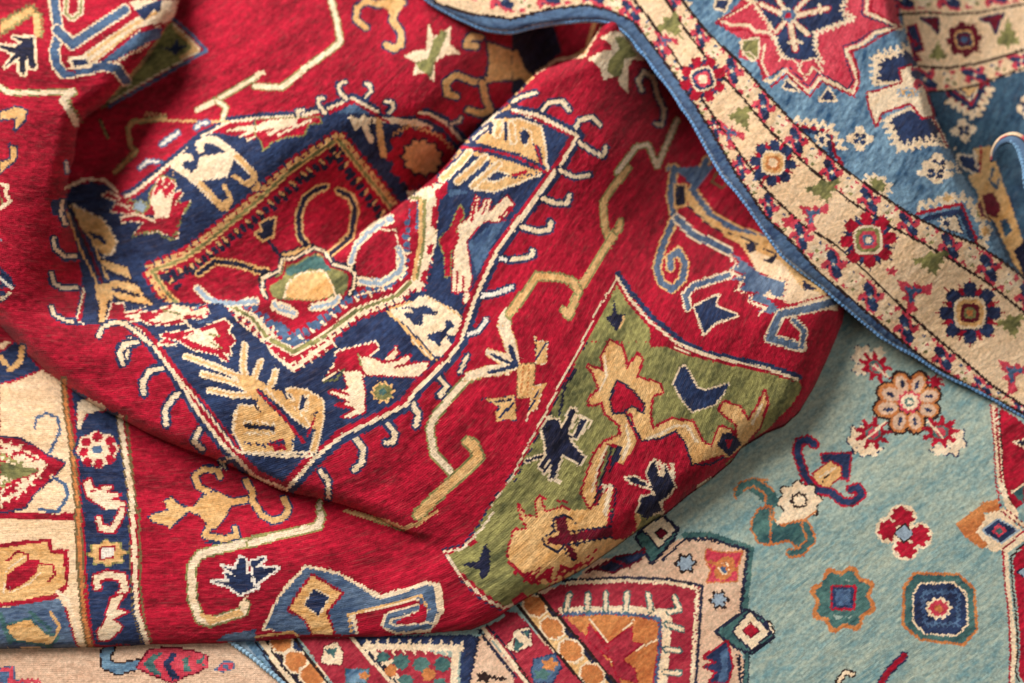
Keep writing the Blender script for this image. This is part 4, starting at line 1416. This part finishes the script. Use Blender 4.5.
# ------------------------------------------------------------------ the scene
import bpy
from mathutils import Vector
FOC, TILT = 60.0, math.radians(24)
DIST = 1.024*FOC/36
TGT = np.array([0, 0, .055]); ct, st = math.cos(TILT), math.sin(TILT)
CAM = TGT + DIST*np.array([0, -st, ct])
def lift(px, py, h):
    """surface reconstruction: the point h mm above the floor seen along the ray of a traced point"""
    x = (px-512)/1024*36/FOC; y = -(py-341.5)/1024*36/FOC; z = -np.ones_like(x)
    wx, wy, wz = x, y*ct - z*st, y*st + z*ct
    t = (h*.001-CAM[2])/wz
    return np.stack([CAM[0]+wx*t, CAM[1]+wy*t, CAM[2]+wz*t], -1)
GS = .8
GX = np.arange(-M, W0+M+GS, GS); GY = np.arange(-M, H0+M+GS, GS)
PX, PY = np.meshgrid(GX, GY)
def tps(ctrl, step=6):
    c = np.array(ctrl, float); P = c[:, :2]/600; n = len(c)
    def k(r2): return r2*np.log(r2+1e-12)
    A = np.zeros((n+3, n+3)); A[:n, :n] = k(((P[:, None]-P[None])**2).sum(-1)) + 2e-4*np.eye(n)
    A[:n, n] = 1; A[:n, n+1:] = P; A[n:, :n] = A[:n, n:].T
    w = np.linalg.solve(A, np.r_[c[:, 2], 0, 0, 0])
    gx = np.arange(-M, W0+M+step, step); gy = np.arange(-M, H0+M+step, step)
    X, Y = np.meshgrid(gx/600, gy/600); Z = w[n]+w[n+1]*X+w[n+2]*Y
    for i in range(n): Z += w[i]*k((X-P[i, 0])**2+(Y-P[i, 1])**2)
    fx = (PX+M)/step; fy = (PY+M)/step; ix = fx.astype(int).clip(0, len(gx)-2); iy = fy.astype(int).clip(0, len(gy)-2)
    fx -= ix; fy -= iy
    return (Z[iy, ix]*(1-fx)+Z[iy, ix+1]*fx)*(1-fy)+(Z[iy+1, ix]*(1-fx)+Z[iy+1, ix+1]*fx)*fy
def smooth_path(P, step=6):
    """Catmull-Rom through the points (any number of columns)"""
    P = np.asarray(P, float); P = np.vstack([2*P[0]-P[1], P, 2*P[-1]-P[-2]]); out = []
    for i in range(1, len(P)-2):
        n = max(1, int(np.hypot(*(P[i+1]-P[i])[:2])/step)); t = np.linspace(0, 1, n, endpoint=False)[:, None]
        a, b, c, d = P[i-1], P[i], P[i+1], P[i+2]
        out.append(.5*(2*b+(c-a)*t+(2*a-5*b+4*c-d)*t*t+(3*b-a-3*c+d)*t**3))
    return np.vstack(out+[P[-2:-1]])
def sdist(path, closing):
    """signed distance (positive inside the polygon path+closing) to the path, softness and nearest direction"""
    P = np.asarray(path, float); D = np.full(PX.shape, 75.**2); S = np.zeros(PX.shape); NX = np.zeros(PX.shape); NY = np.zeros(PX.shape); r = 76
    for a, b in zip(P[:-1], P[1:]):
        i0, i1 = np.searchsorted(GY, [min(a[1], b[1])-r, max(a[1], b[1])+r]); j0, j1 = np.searchsorted(GX, [min(a[0], b[0])-r, max(a[0], b[0])+r])
        if i1 <= i0 or j1 <= j0: continue
        w = (slice(i0, i1), slice(j0, j1)); X = GX[None, j0:j1]; Y = GY[i0:i1, None]
        dx, dy = b[0]-a[0], b[1]-a[1]; L = dx*dx+dy*dy+1e-9
        t = np.clip(((X-a[0])*dx+(Y-a[1])*dy)/L, 0, 1); qx = X-a[0]-t*dx; qy = Y-a[1]-t*dy
        d = qx*qx+qy*qy; m = d < D[w]
        D[w] = np.where(m, d, D[w]); NX[w] = np.where(m, -qx, NX[w]); NY[w] = np.where(m, -qy, NY[w])
        if P.shape[1] > 2: S[w] = np.where(m, a[2]+t*(b[2]-a[2]), S[w])
    D = np.sqrt(D); ins = inside(PX, PY, np.vstack([P[:, :2], np.asarray(closing, float).reshape(-1, 2)]))
    return np.where(ins, D, -D), S, NX, NY
def bump_edge(d, drop, R):
    """height lost towards a folded edge: a quarter round of radius R"""
    q = np.clip(1-d/R, 0, 1); return drop*(1-np.sqrt(np.clip(1-q*q, 0, 1)))
SX = PX.copy(); SY = PY.copy()
def cut(lower, upper, path, closing, R, SXY, part=.8):
    """upper sheet folds over the lower one along path; soft where the fold runs out"""
    d, s, nx, ny = sdist(smooth_path(path), closing)
    k = np.clip((d+s)/np.maximum(2*s, 1e-3), 0, 1); k = k*k*(3-2*k)
    k = np.where(s < .6, (d > 0)*1.0, k); hard = np.clip(1-s/12, 0, 1)
    top = upper - hard*bump_edge(np.maximum(d, 0), np.maximum(upper-lower, 0)*part, R)
    snap = (np.abs(d) < .72*GS) & (d > 0) & (s < 2)
    SXY[0][:] = np.where(snap, SXY[0]+nx, SXY[0]); SXY[1][:] = np.where(snap, SXY[1]+ny, SXY[1])
    return lower*(1-k)+top*k
rs = np.random.RandomState(4)
def vnoise(u, v, seed):
    def hsh(i, j):
        n = (i.astype(np.int64)*374761393+j.astype(np.int64)*668265263+seed*1442695041) & 0xffffffff
        n = ((n ^ (n >> 13))*1274126177) & 0xffffffff
        return ((n ^ (n >> 16)) & 0xffff)/65535.
    i, j = np.floor(u), np.floor(v); a, b = u-i, v-j; a = a*a*(3-2*a); b = b*b*(3-2*b)
    return (hsh(i, j)*(1-a)+hsh(i+1, j)*a)*(1-b)+(hsh(i, j+1)*(1-a)+hsh(i+1, j+1)*a)*b
# --- heights (mm)
exec_heights = None
HP = tps([(-90,-90,60),(200,-90,70),(280,-80,58),(280,10,80),(285,60,92),(220,60,80),(180,90,44),(120,140,12),(100,180,8),(110,110,26),(150,120,40),(225,122,72),(300,116,98),(352,100,104),(430,112,88),(400,30,88),(470,50,84),(500,80,50),(540,50,4),(570,20,4),(470,-80,88),(600,-80,10),(467,128,40),(430,165,18),(390,205,12),(360,225,18),(330,190,46),(330,150,80),(270,150,92),(260,190,70),(200,155,76),(150,180,52),(95,200,8),(85,240,10),(100,280,16),(180,240,48),(240,225,56),(280,270,36),(200,300,36),(130,315,36),(330,250,30),(300,300,44),(60,330,72),(0,330,70),(150,350,68),(240,330,60),(620,60,30),(600,150,20),(0,150,20),(0,0,40)])
HQ = tps([(600,-80,116),(600,20,120),(585,62,122),(537,84,120),(512,108,118),(467,150,108),(441,182,100),(396,217,84),(345,256,62),(331,264,56),(300,292,48),(240,335,58),(150,352,68),(60,335,76),(0,335,74),(560,150,118),(520,200,104),(470,260,87),(430,320,82),(380,380,82),(300,400,74),(230,390,78),(285,480,56),(400,500,60),(330,490,57),(200,440,62),(120,412,64),(60,370,70),(620,150,94),(640,230,58),(660,180,38),(680,120,18),(700,220,26),(740,215,14),(580,260,92),(560,360,86),(500,440,78),(450,540,44),(500,590,36),(620,350,80),(700,300,74),(780,300,74),(820,330,56),(760,370,64),(700,420,60),(640,480,52),(560,560,40),(850,300,50),(760,245,26),(840,380,44),(-90,330,74),(440,400,84),(340,340,62),(850,200,50)])
HL = tps([(30,-60,100),(100,-60,105),(60,40,118),(140,20,114),(110,60,112),(30,120,118),(60,120,108),(20,200,112),(50,190,100),(-60,100,105),(-60,250,95),(30,260,92),(60,240,72),(72,280,46),(0,320,80),(80,100,104),(165,0,108),(-60,0,98),(60,320,70)])
HG = tps([(-90,400,20),(0,400,22),(60,420,24),(150,450,24),(250,490,23),(330,520,24),(400,545,28),(443,560,39),(480,600,30),(0,500,26),(100,520,28),(200,540,28),(300,570,28),(400,600,24),(0,610,24),(100,610,24),(200,610,24),(300,605,23),(450,610,28),(520,590,32),(560,560,36)])
HB = tps([(430,-20,108),(511,20,100),(580,12,106),(622,22,114),(667,75,108),(719,160,96),(767,230,84),(823,285,66),(888,338,40),(940,372,24),(1024,415,14),(1110,470,12),(600,-60,112),(700,20,126),(780,60,130),(850,60,128),(800,140,124),(850,200,112),(900,160,118),(920,260,88),(960,320,48),(1000,350,30),(1010,290,44),(900,40,124),(930,120,116),(955,170,104),(985,230,76),(1024,330,26),(760,150,118),(700,90,118)])
HD = tps([(900,0,66),(1024,0,40),(930,60,44),(980,60,32),(1024,60,34),(940,150,36),(1000,120,30),(1006,168,4),(1013,190,3),(1028,170,30),(1024,200,24),(980,200,30),(1010,260,12),(1100,300,12),(860,100,60),(900,200,36)])
SR = [PX.copy(), PY.copy()]; SB = [PX.copy(), PY.copy()]
CUT_F = [(612,-120,0),(606,0,0),(600,22,0),(583,53,0),(560,64,0),(537,73,0),(512,98,0),(467,140,0),(441,171,0),(396,208,0),(345,243,3),(331,253,10),(300,285,40),(240,330,50),(150,350,60),(60,330,60),(-130,330,60)]
CUT_L = [(182,-120,0),(179,0,0),(172,20,0),(160,38,0),(150,55,0),(132,78,0),(110,100,0),(82,121,0),(76,140,0),(74,160,0),(69,171,0),(67,200,0),(68,218,5),(74,240,18),(80,280,40),(60,320,50),(0,340,50),(-130,340,50)]
CUT_E = [(-130,230,0),(-20,306,0),(0,325,0),(15,341,0),(40,365,0),(75,392,0),(100,408,0),(120,418,0),(150,434,0),(185,449,0),(215,459,0),(250,475,0),(281,490,0),(326,500,0),(368,513,0),(391,525,0),(405,531,1),(424,539,6),(443,552,16),(470,585,25),(510,650,30),(560,860,30)]
RED = cut(HP, HQ, CUT_F, [(-130,860),(1200,860),(1200,-120)], 16, SR, .55)
RED = cut(RED, HL, CUT_L, [(-130,-120)], 22, SR, .5)
RED = cut(HG, RED, CUT_E, [(1200,860),(1200,-120),(-130,-120)], 15, SR, .85)
CUT_B = [(888,-120,0),(895,0,0),(900,22,0),(908,40,0),(915,60,0),(928,90,0),(934,112,0),(943,132,0),(958,162,0),(968,186,0),(988,216,0),(1005,246,0),(1024,278,0),(1130,420,0)]
BLUE = cut(HD, HB, CUT_B, [(1130,860),(-120,860),(-120,-120)], 12, SB, .7)
TEAL = 5 + 3*vnoise(PX/140, PY/140, 3)+ 2.5*vnoise(PX/60+PY/90, PY/70, 9)
CREAM = 0*PX + 3.5 + 1.5*vnoise(PX/90, PY/90, 5)
def srgb2lin(c):
    c = np.asarray(c, float)/255; return np.where(c <= .04045, c/12.92, ((c+.055)/1.055)**2.4)
PALH = srgb2lin([ABRASH.get(k, (PAL[k],)*2)[0] for k in KEYS]); PALD = srgb2lin([ABRASH.get(k, (PAL[k],)*2)[1] for k in KEYS])
def wool(name, kn, variation):
    m = bpy.data.materials.new(name); m.use_nodes = True; nt = m.node_tree; N = nt.nodes; L = nt.links; b = N['Principled BSDF']
    def nd(t, **k):
        n = N.new(t)
        for q, w in k.items(): setattr(n, q, w)
        return n
    dye = nd('ShaderNodeAttribute', attribute_name='dye'); row = nd('ShaderNodeAttribute', attribute_name='rows')
    def noise(scale, sx, sy, detail, rough=.6):
        mp = nd('ShaderNodeMapping'); mp.inputs['Scale'].default_value = (sx, sy, 1); L.new(row.outputs['Vector'], mp.inputs['Vector'])
        n = nd('ShaderNodeTexNoise'); n.inputs['Scale'].default_value = scale; n.inputs['Detail'].default_value = detail; n.inputs['Roughness'].default_value = rough
        L.new(mp.outputs[0], n.inputs['Vector']); return n.outputs['Fac']
    def mth(op, a, c):
        n = nd('ShaderNodeMath', operation=op)
        for i, q in enumerate((a, c)):
            if isinstance(q, (int, float)): n.inputs[i].default_value = q
            else: L.new(q, n.inputs[i])
        return n.outputs[0]
    streak = noise(1, .20, .42, 4, .65); streak2 = noise(1, .012, .09, 3); fibre = noise(1, .75, .9, 3, .75)
    def rng(x, lo, hi):
        n = nd('ShaderNodeMapRange'); n.inputs[1].default_value = .28; n.inputs[2].default_value = .72; n.inputs[3].default_value = lo; n.inputs[4].default_value = hi
        L.new(x, n.inputs[0]); return n.outputs[0]
    v = variation
    f = mth('MULTIPLY', mth('MULTIPLY', rng(streak, 1-v, 1+v), rng(streak2, 1-.7*v, 1+.7*v)), rng(fibre, .74, 1.24))
    mul = nd('ShaderNodeVectorMath', operation='SCALE'); L.new(dye.outputs['Color'], mul.inputs[0]); L.new(f, mul.inputs['Scale'])
    # undyed, sun-bleached wool tips in the streaks
    mix = nd('ShaderNodeMix', data_type='RGBA'); L.new(rng(noise(1, .05, .5, 4, .7), -.12, .09), mix.inputs[0]); L.new(mul.outputs[0], mix.inputs[6])
    mix.inputs[7].default_value = (.62, .42, .32, 1); L.new(mix.outputs[2], b.inputs['Base Color'])
    b.inputs['Roughness'].default_value = .85; b.inputs['Specular IOR Level'].default_value = .14
    b.inputs['Sheen Weight'].default_value = .10; b.inputs['Sheen Roughness'].default_value = .42; b.inputs['Sheen Tint'].default_value = (1, .8, .75, 1)
    sep = nd('ShaderNodeSeparateXYZ'); L.new(row.outputs['Vector'], sep.inputs[0])
    k = 2*math.pi/kn
    ku = mth('SINE', mth('MULTIPLY', sep.outputs['X'], k), 0); kv = mth('SINE', mth('MULTIPLY', sep.outputs['Y'], k), 0)
    hgt = mth('ADD', mth('ADD', mth('MULTIPLY', ku, .10), mth('MULTIPLY', kv, .13)), mth('ADD', mth('MULTIPLY', streak, .35), mth('MULTIPLY', fibre, 2.2)))
    bp = nd('ShaderNodeBump'); bp.inputs['Strength'].default_value = .7; bp.inputs['Distance'].default_value = .0011
    L.new(hgt, bp.inputs['Height']); L.new(bp.outputs[0], b.inputs['Normal'])
    return m
LAYERS = {}; LAST = {}
draw(TRACE, None, LAYERS); blue_border(LAYERS['B'])
def sheet(name, key, Hh, outline, rim, R, floor, S, mat, parent=None):
    d, s, nx, ny = sdist(np.vstack([outline, outline[:1]]), [])
    if R: Hh = Hh - bump_edge(np.maximum(d, 0), np.maximum(Hh-floor, 0)*.9, R)
    u, v, g = lattice(DIRS[key], PX, PY); kn = KN[key]
    # pile: every knot stands a little differently, rows comb over each other
    Hh = Hh + .55*(vnoise(u/3.2, v/1.7, 1)-.5) + .5*(vnoise(u/16, v/6, 2)-.5) + 1.0*(vnoise(u/46, v/26, 7)-.5)
    jx, jy = knot_sample(PX, PY, u, v, g, kn)
    jx = jx+.45*(vnoise(PX/2.2, PY/2.2, 11)-.5); jy = jy+.45*(vnoise(PX/2.2, PY/2.2, 12)-.5)
    A = LAYERS[key].a
    lab = A[((jy+M)*SS).astype(int).clip(0, RH-1), ((jx+M)*SS).astype(int).clip(0, RW-1)]
    w = .30*vnoise(u/11, v/2.8, 31)+.34*vnoise(u/4.2, v/2.3, 33)+.36*vnoise(u/90, v/14, 32)
    w = np.clip((w-.20)/.60, 0, 1)[..., None]
    col = PALD[lab]*(1-w)+PALH[lab]*w
    col *= (1+.42*(vnoise(u/1.9, v/1.7, 21)-.5))[..., None]
    keep = d > -.75*GS; snap = np.abs(d) < .75*GS
    x = np.where(snap, S[0]+nx, S[0]); y = np.where(snap, S[1]+ny, S[1])
    co = lift(x, y, Hh)
    q = keep[:-1, :-1] & keep[1:, :-1] & keep[:-1, 1:] & keep[1:, 1:]
    idx = np.full(PX.shape, -1); n = PX.shape[1]; flat = np.arange(PX.size).reshape(PX.shape)
    Q = np.stack([flat[1:, :-1][q], flat[1:, 1:][q], flat[:-1, 1:][q], flat[:-1, :-1][q]], 1)
    used = np.zeros(PX.size, bool); used[Q.ravel()] = True; new = np.cumsum(used)-1
    V = co.reshape(-1, 3)[used]; C = col.reshape(-1, 3)[used]; UV = np.stack([u, v, 0*u], -1).reshape(-1, 3)[used]; Q = new[Q]
    # rim: the cut edge has the thickness of the rug
    E = np.concatenate([Q[:, [0, 1]], Q[:, [1, 2]], Q[:, [2, 3]], Q[:, [3, 0]]]); nv = len(V)
    code = np.minimum(E[:, 0], E[:, 1]).astype(np.int64)*nv+np.maximum(E[:, 0], E[:, 1])
    uq, first, cnt = np.unique(code, return_index=True, return_counts=True); be = E[first[cnt == 1]]
    bv = np.unique(be); mp = np.full(nv, -1); mp[bv] = nv+np.arange(len(bv))
    low = V[bv].copy(); low[:, 2] = np.maximum(low[:, 2]-rim*.001, 0.0002)
    V = np.vstack([V, low]); C = np.vstack([C, C[bv]*.9]); UV = np.vstack([UV, UV[bv]+[0, rim, 0]])
    Q = np.vstack([Q, np.stack([be[:, 1], be[:, 0], mp[be[:, 0]], mp[be[:, 1]]], 1)])
    me = bpy.data.meshes.new(name); me.vertices.add(len(V)); me.vertices.foreach_set('co', V.astype(np.float32).ravel())
    me.loops.add(Q.size); me.loops.foreach_set('vertex_index', Q.astype(np.int32).ravel())
    me.polygons.add(len(Q)); me.polygons.foreach_set('loop_start', np.arange(0, Q.size, 4, dtype=np.int32))
    me.update(calc_edges=True); me.polygons.foreach_set('use_smooth', np.ones(len(Q), bool))
    a = me.color_attributes.new('dye', 'FLOAT_COLOR', 'POINT'); a.data.foreach_set('color', np.c_[C, np.ones(len(C))].astype(np.float32).ravel())
    a = me.attributes.new('rows', 'FLOAT_VECTOR', 'POINT'); a.data.foreach_set('vector', UV.astype(np.float32).ravel())
    me.validate(); me.materials.append(mat); LAST[name] = (V[:nv], C[:nv])
    o = bpy.data.objects.new(name, me); bpy.context.scene.collection.objects.link(o)
    if parent: o.parent = parent
    return o
def at(Hh, P):
    P = np.asarray(P, float); return Hh[((P[:, 1]+M)/GS).round().astype(int).clip(0, PX.shape[0]-1), ((P[:, 0]+M)/GS).round().astype(int).clip(0, PX.shape[1]-1)]
def cord(name, P3, r, mat, parent, seed=1, flat=1.0):
    """overcast selvedge: a wrapped cord with uneven turns"""
    P3 = np.asarray(P3); q = np.r_[0, np.cumsum(np.linalg.norm(np.diff(P3, axis=0), axis=1))]; m = int(q[-1]/.0007)
    P3 = np.stack([np.interp(np.linspace(0, q[-1], m), q, P3[:, i]) for i in range(3)], 1); n = len(P3); k = 10; T = np.gradient(P3, axis=0); T /= np.linalg.norm(T, axis=1)[:, None]
    B = np.cross(T, [0, 0, 1.]); B /= np.linalg.norm(B, axis=1)[:, None]; U = np.cross(B, T)
    s = np.r_[0, np.cumsum(np.linalg.norm(np.diff(P3, axis=0), axis=1))]
    rr = r*(1+.20*np.sin(s*2*math.pi/.0044+2.5*vnoise(s*60, s*0, seed+5))+.30*(vnoise(s*90, s*0, seed)-.5))
    P3 = P3+np.stack([vnoise(s*70, s*0, seed+1)-.5, vnoise(s*70, s*0, seed+2)-.5, 0*s], 1)*.0016
    a = np.linspace(0, 2*math.pi, k, endpoint=False)
    V = P3[:, None]+rr[:, None, None]*(np.cos(a)[None, :, None]*B[:, None]*flat+np.sin(a)[None, :, None]*U[:, None])
    F = [(i*k+j, i*k+(j+1) % k, (i+1)*k+(j+1) % k, (i+1)*k+j) for i in range(n-1) for j in range(k)]
    F += [tuple(range(k))[::-1], tuple(range((n-1)*k, n*k))]
    me = bpy.data.meshes.new(name); me.from_pydata(V.reshape(-1, 3).tolist(), [], F); me.polygons.foreach_set('use_smooth', np.ones(len(F), bool))
    a = me.attributes.new('rows', 'FLOAT_VECTOR', 'POINT'); a.data.foreach_set('vector', np.c_[np.repeat(s*1000, k), np.tile(np.arange(k), n), np.zeros(n*k)].astype(np.float32).ravel())
    me.materials.append(mat); o = bpy.data.objects.new(name, me); bpy.context.scene.collection.objects.link(o); o.parent = parent
    return o
def fibres(n, parent, mat, seed):
    """loose wool: short curled hairs standing off the pile, each in the colour of the knot it left"""
    V0, C0 = LAST['folded_rug' if parent.name.startswith('folded') else 'draped_rug' if parent.name.startswith('draped') else 'flat_rug']
    r = np.random.RandomState(seed); pick = r.randint(0, len(V0), n); P = V0[pick]; a = r.rand(n)*6.283; L = .002+.004*r.rand(n)**2; up = .0004+.0018*r.rand(n)**2; bend = (r.rand(n)-.5)*2.2
    pts = []
    for k in range(5):
        f = k/4; aa = a+bend*f; pts.append(P+np.stack([np.cos(aa)*L*f, np.sin(aa)*L*f, .0004+up*4*f*(1-f*.75)], 1))
    V = []; w = .00011
    for k, p in enumerate(pts):
        q = w*(1-.6*k/4); V += [p+[q, 0, 0], p+[-q*.5, q*.87, 0], p+[-q*.5, -q*.3, q*.8]]
    V = np.stack(V, 1); F = []
    base = np.arange(n)*15
    for k in range(4):
        for j in range(3): F.append(np.stack([base+k*3+j, base+k*3+(j+1) % 3, base+k*3+3+(j+1) % 3, base+k*3+3+j], 1))
    F = np.concatenate(F); me = bpy.data.meshes.new('loose_fibres'); me.from_pydata(V.reshape(-1, 3).tolist(), [], F.tolist())
    c = np.repeat(C0[pick]*(1.1+.5*r.rand(n))[:, None]+.02, 15, 0); at_ = me.color_attributes.new('dye', 'FLOAT_COLOR', 'POINT'); at_.data.foreach_set('color', np.c_[c.clip(0, .9), np.ones(len(c))].astype(np.float32).ravel())
    me.materials.append(mat); o = bpy.data.objects.new('loose_fibres', me); bpy.context.scene.collection.objects.link(o); o.parent = parent; o['kind'] = 'stuff'
def cord_wool(name, c):
    m = wool(name, 2.4, .25); nt = m.node_tree
    at_ = [n for n in nt.nodes if n.type == 'ATTRIBUTE' and n.attribute_name == 'dye'][0]
    rgb = nt.nodes.new('ShaderNodeRGB'); rgb.outputs[0].default_value = (*srgb2lin(c), 1)
    for l in list(at_.outputs['Color'].links): nt.links.new(rgb.outputs[0], l.to_socket)
    nt.nodes.remove(at_); return m
red_wool = wool('red rug wool', KN['R'], .12); blue_wool = wool('blue rug wool', KN['B'], .10)
teal_wool = wool('teal rug wool', KN['T'], .08); cream_wool = wool('cream rug wool', KN['C'], .05)
def things():
    P = lambda L: np.array(L, float)
    red = sheet('folded_rug', 'R', RED, P(R_OUT), 8, 27, 9, SR, red_wool)
    red['label'] = 'thick red wool rug heaped in folds, with a navy medallion and an olive green panel'; red['category'] = 'rug'
    bo = smooth_path(B_OUT); bp = np.vstack([bo, [(1130,-120),(360,-120)]])
    blue = sheet('draped_rug', 'B', BLUE, bp, 5, 7, BLUE-9, SB, blue_wool)
    blue['label'] = 'blue rug with a cream flower border, draped over the red rug at the upper right'; blue['category'] = 'rug'
    pb = bo[(bo[:, 0] > 395) & (bo[:, 0] < 1112) & (bo[:, 1] > -88)]
    cord('selvedge', lift(pb[:, 0], pb[:, 1], at(BLUE, pb)-6), .0021, cord_wool('light blue selvedge wool', (112, 158, 204)), blue, 3)
    teal = sheet('flat_rug', 'T', TEAL, P(T_OUT), 4, 5, 2, [PX, PY], teal_wool)
    teal['label'] = 'pale teal rug with small flowers and a stepped medallion, lying flat at the lower right'; teal['category'] = 'rug'
    ts = smooth_path([(206,622),(234,644),(262,665),(300,701),(335,740),(360,772)]); ts = ts[ts[:, 1] < H0+M-3]
    cord('selvedge', lift(ts[:, 0], ts[:, 1], at(TEAL, ts)+.5), .0022, cord_wool('pale blue selvedge wool', (150, 184, 204)), teal, 5)
    cream = sheet('flat_rug', 'C', CREAM, P([(-M+1,560),(400,560),(400,H0+M-1),(-M+1,H0+M-1)]), 2, 0, 0, [PX, PY], cream_wool)
    cream['label'] = 'pale pinkish beige rug showing as a strip under the red rug at the bottom left'; cream['category'] = 'rug'
    fibres(14000, red, red_wool, 1); fibres(5000, blue, blue_wool, 2)
    # rolled corner of the blue rug at the right edge: the rug's edge curls over a dark hollow, selvedge outwards
    rc = smooth_path([(994,160),(996,151),(1003,143),(1013,142),(1020,152),(1024,170),(1027,192),(1034,220)], 2); n = len(rc)
    zz = np.interp(np.arange(n), [0, n*.25, n*.6, n], [58, 88, 92, 66]); w = np.interp(np.arange(n), [0, n*.2, n*.4, n], [3, 8, 18, 34])
    T = np.gradient(rc, axis=0); T /= np.hypot(T[:, 0], T[:, 1])[:, None]; N = np.c_[T[:, 1], -T[:, 0]]
    rows = []
    for k in range(9):
        f = k/8; p = rc+N*(w*f)[:, None]; rows.append(lift(p[:, 0], p[:, 1], zz+4-10*(f-.25)**2*w/16))
    V = np.stack(rows, 1); V2 = V.copy(); V2[:, :, 2] -= .005; m9 = 9
    F = [(i*m9+k, (i+1)*m9+k, (i+1)*m9+k+1, i*m9+k+1) for i in range(n-1) for k in range(8)]
    F += [tuple(q+n*m9 for q in f_[::-1]) for f_ in F]
    F += [(i*m9, i*m9+n*m9, (i+1)*m9+n*m9, (i+1)*m9) for i in range(n-1)]+[(i*m9+8, (i+1)*m9+8, (i+1)*m9+8+n*m9, i*m9+8+n*m9) for i in range(n-1)]
    me = bpy.data.meshes.new('rolled_edge'); me.from_pydata(np.vstack([V.reshape(-1, 3), V2.reshape(-1, 3)]).tolist(), [], F); me.polygons.foreach_set('use_smooth', np.ones(len(F), bool))
    a = me.attributes.new('rows', 'FLOAT_VECTOR', 'POINT'); uv = np.c_[np.repeat(np.arange(n)*2., 9), np.tile(np.arange(9)*2., n), np.zeros(n*9)]
    a.data.foreach_set('vector', np.vstack([uv, uv]).astype(np.float32).ravel())
    f = np.tile(np.arange(9)/8, n); pick = np.where(f < .55, IDX['b'], np.where(f < .65, IDX['x'], np.where(vnoise(uv[:, 0]/7, uv[:, 1]/5, 4) > .6, IDX['p'], IDX['y'])))
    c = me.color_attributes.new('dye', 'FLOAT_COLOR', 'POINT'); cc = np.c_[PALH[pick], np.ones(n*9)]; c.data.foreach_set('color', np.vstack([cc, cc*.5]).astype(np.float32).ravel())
    me.materials.append(blue_wool); ro = bpy.data.objects.new('rolled_edge', me); bpy.context.scene.collection.objects.link(ro); ro.parent = blue
    cord('selvedge', lift(rc[:, 0], rc[:, 1], zz+1), .0024, cord_wool('pale selvedge wool', (124, 164, 196)), ro, 9)
    me = bpy.data.meshes.new('floor'); me.from_pydata([(-3,-3,-.002),(3,-3,-.002),(3,3,-.002),(-3,3,-.002)], [], [(0,1,2,3)])
    fl = bpy.data.objects.new('floor', me); bpy.context.scene.collection.objects.link(fl); fl['kind'] = 'structure'
    fm = bpy.data.materials.new('floor boards'); fm.use_nodes = True; b = fm.node_tree.nodes['Principled BSDF']
    w = fm.node_tree.nodes.new('ShaderNodeTexNoise'); w.inputs['Scale'].default_value = 9; r = fm.node_tree.nodes.new('ShaderNodeValToRGB')
    r.color_ramp.elements[0].color = (.16,.10,.06,1); r.color_ramp.elements[1].color = (.30,.20,.13,1)
    fm.node_tree.links.new(w.outputs['Fac'], r.inputs[0]); fm.node_tree.links.new(r.outputs[0], b.inputs['Base Color']); b.inputs['Roughness'].default_value = .6
    me.materials.append(fm)
things()
sc = bpy.context.scene
cam = bpy.data.cameras.new('camera'); cam.lens = FOC; cam.sensor_width = 36; cam.clip_end = 50
co = bpy.data.objects.new('camera', cam); sc.collection.objects.link(co); co.location = CAM; co.rotation_euler = (TILT, 0, 0); sc.camera = co
cam.dof.use_dof = True; cam.dof.aperture_fstop = 2.1
fp = lift(np.array([460.]), np.array([430.]), np.array([78.]))[0]; cam.dof.focus_distance = float((fp-CAM)@np.array([0, st, -ct]))
def area(name, loc, aim, size, power, color):
    l = bpy.data.lights.new(name, 'AREA'); l.shape = 'RECTANGLE'; l.size, l.size_y = size; l.energy = power; l.color = color
    o = bpy.data.objects.new(name, l); sc.collection.objects.link(o); o.location = loc
    o.rotation_euler = (Vector(aim)-Vector(loc)).to_track_quat('-Z', 'Y').to_euler(); return o
area('window_light', (-2.2, 1.8, 2.45), (0, 0, .05), (2.5, 2.1), 252, (1, .97, .95))
area('fill_light', (1.3, -.6, 2.2), (0, 0, 0), (2.4, 2.4), 13, (1, .96, .93))  # added fill that lifts the shade; no such lamp is known
w = bpy.data.worlds.new('World'); sc.world = w; w.use_nodes = True
w.node_tree.nodes['Background'].inputs[0].default_value = (1, .95, .9, 1); w.node_tree.nodes['Background'].inputs[1].default_value = .09
sc.view_settings.view_transform = 'Standard'; sc.view_settings.look = 'None'; sc.view_settings.exposure = .1; sc.view_settings.gamma = 1
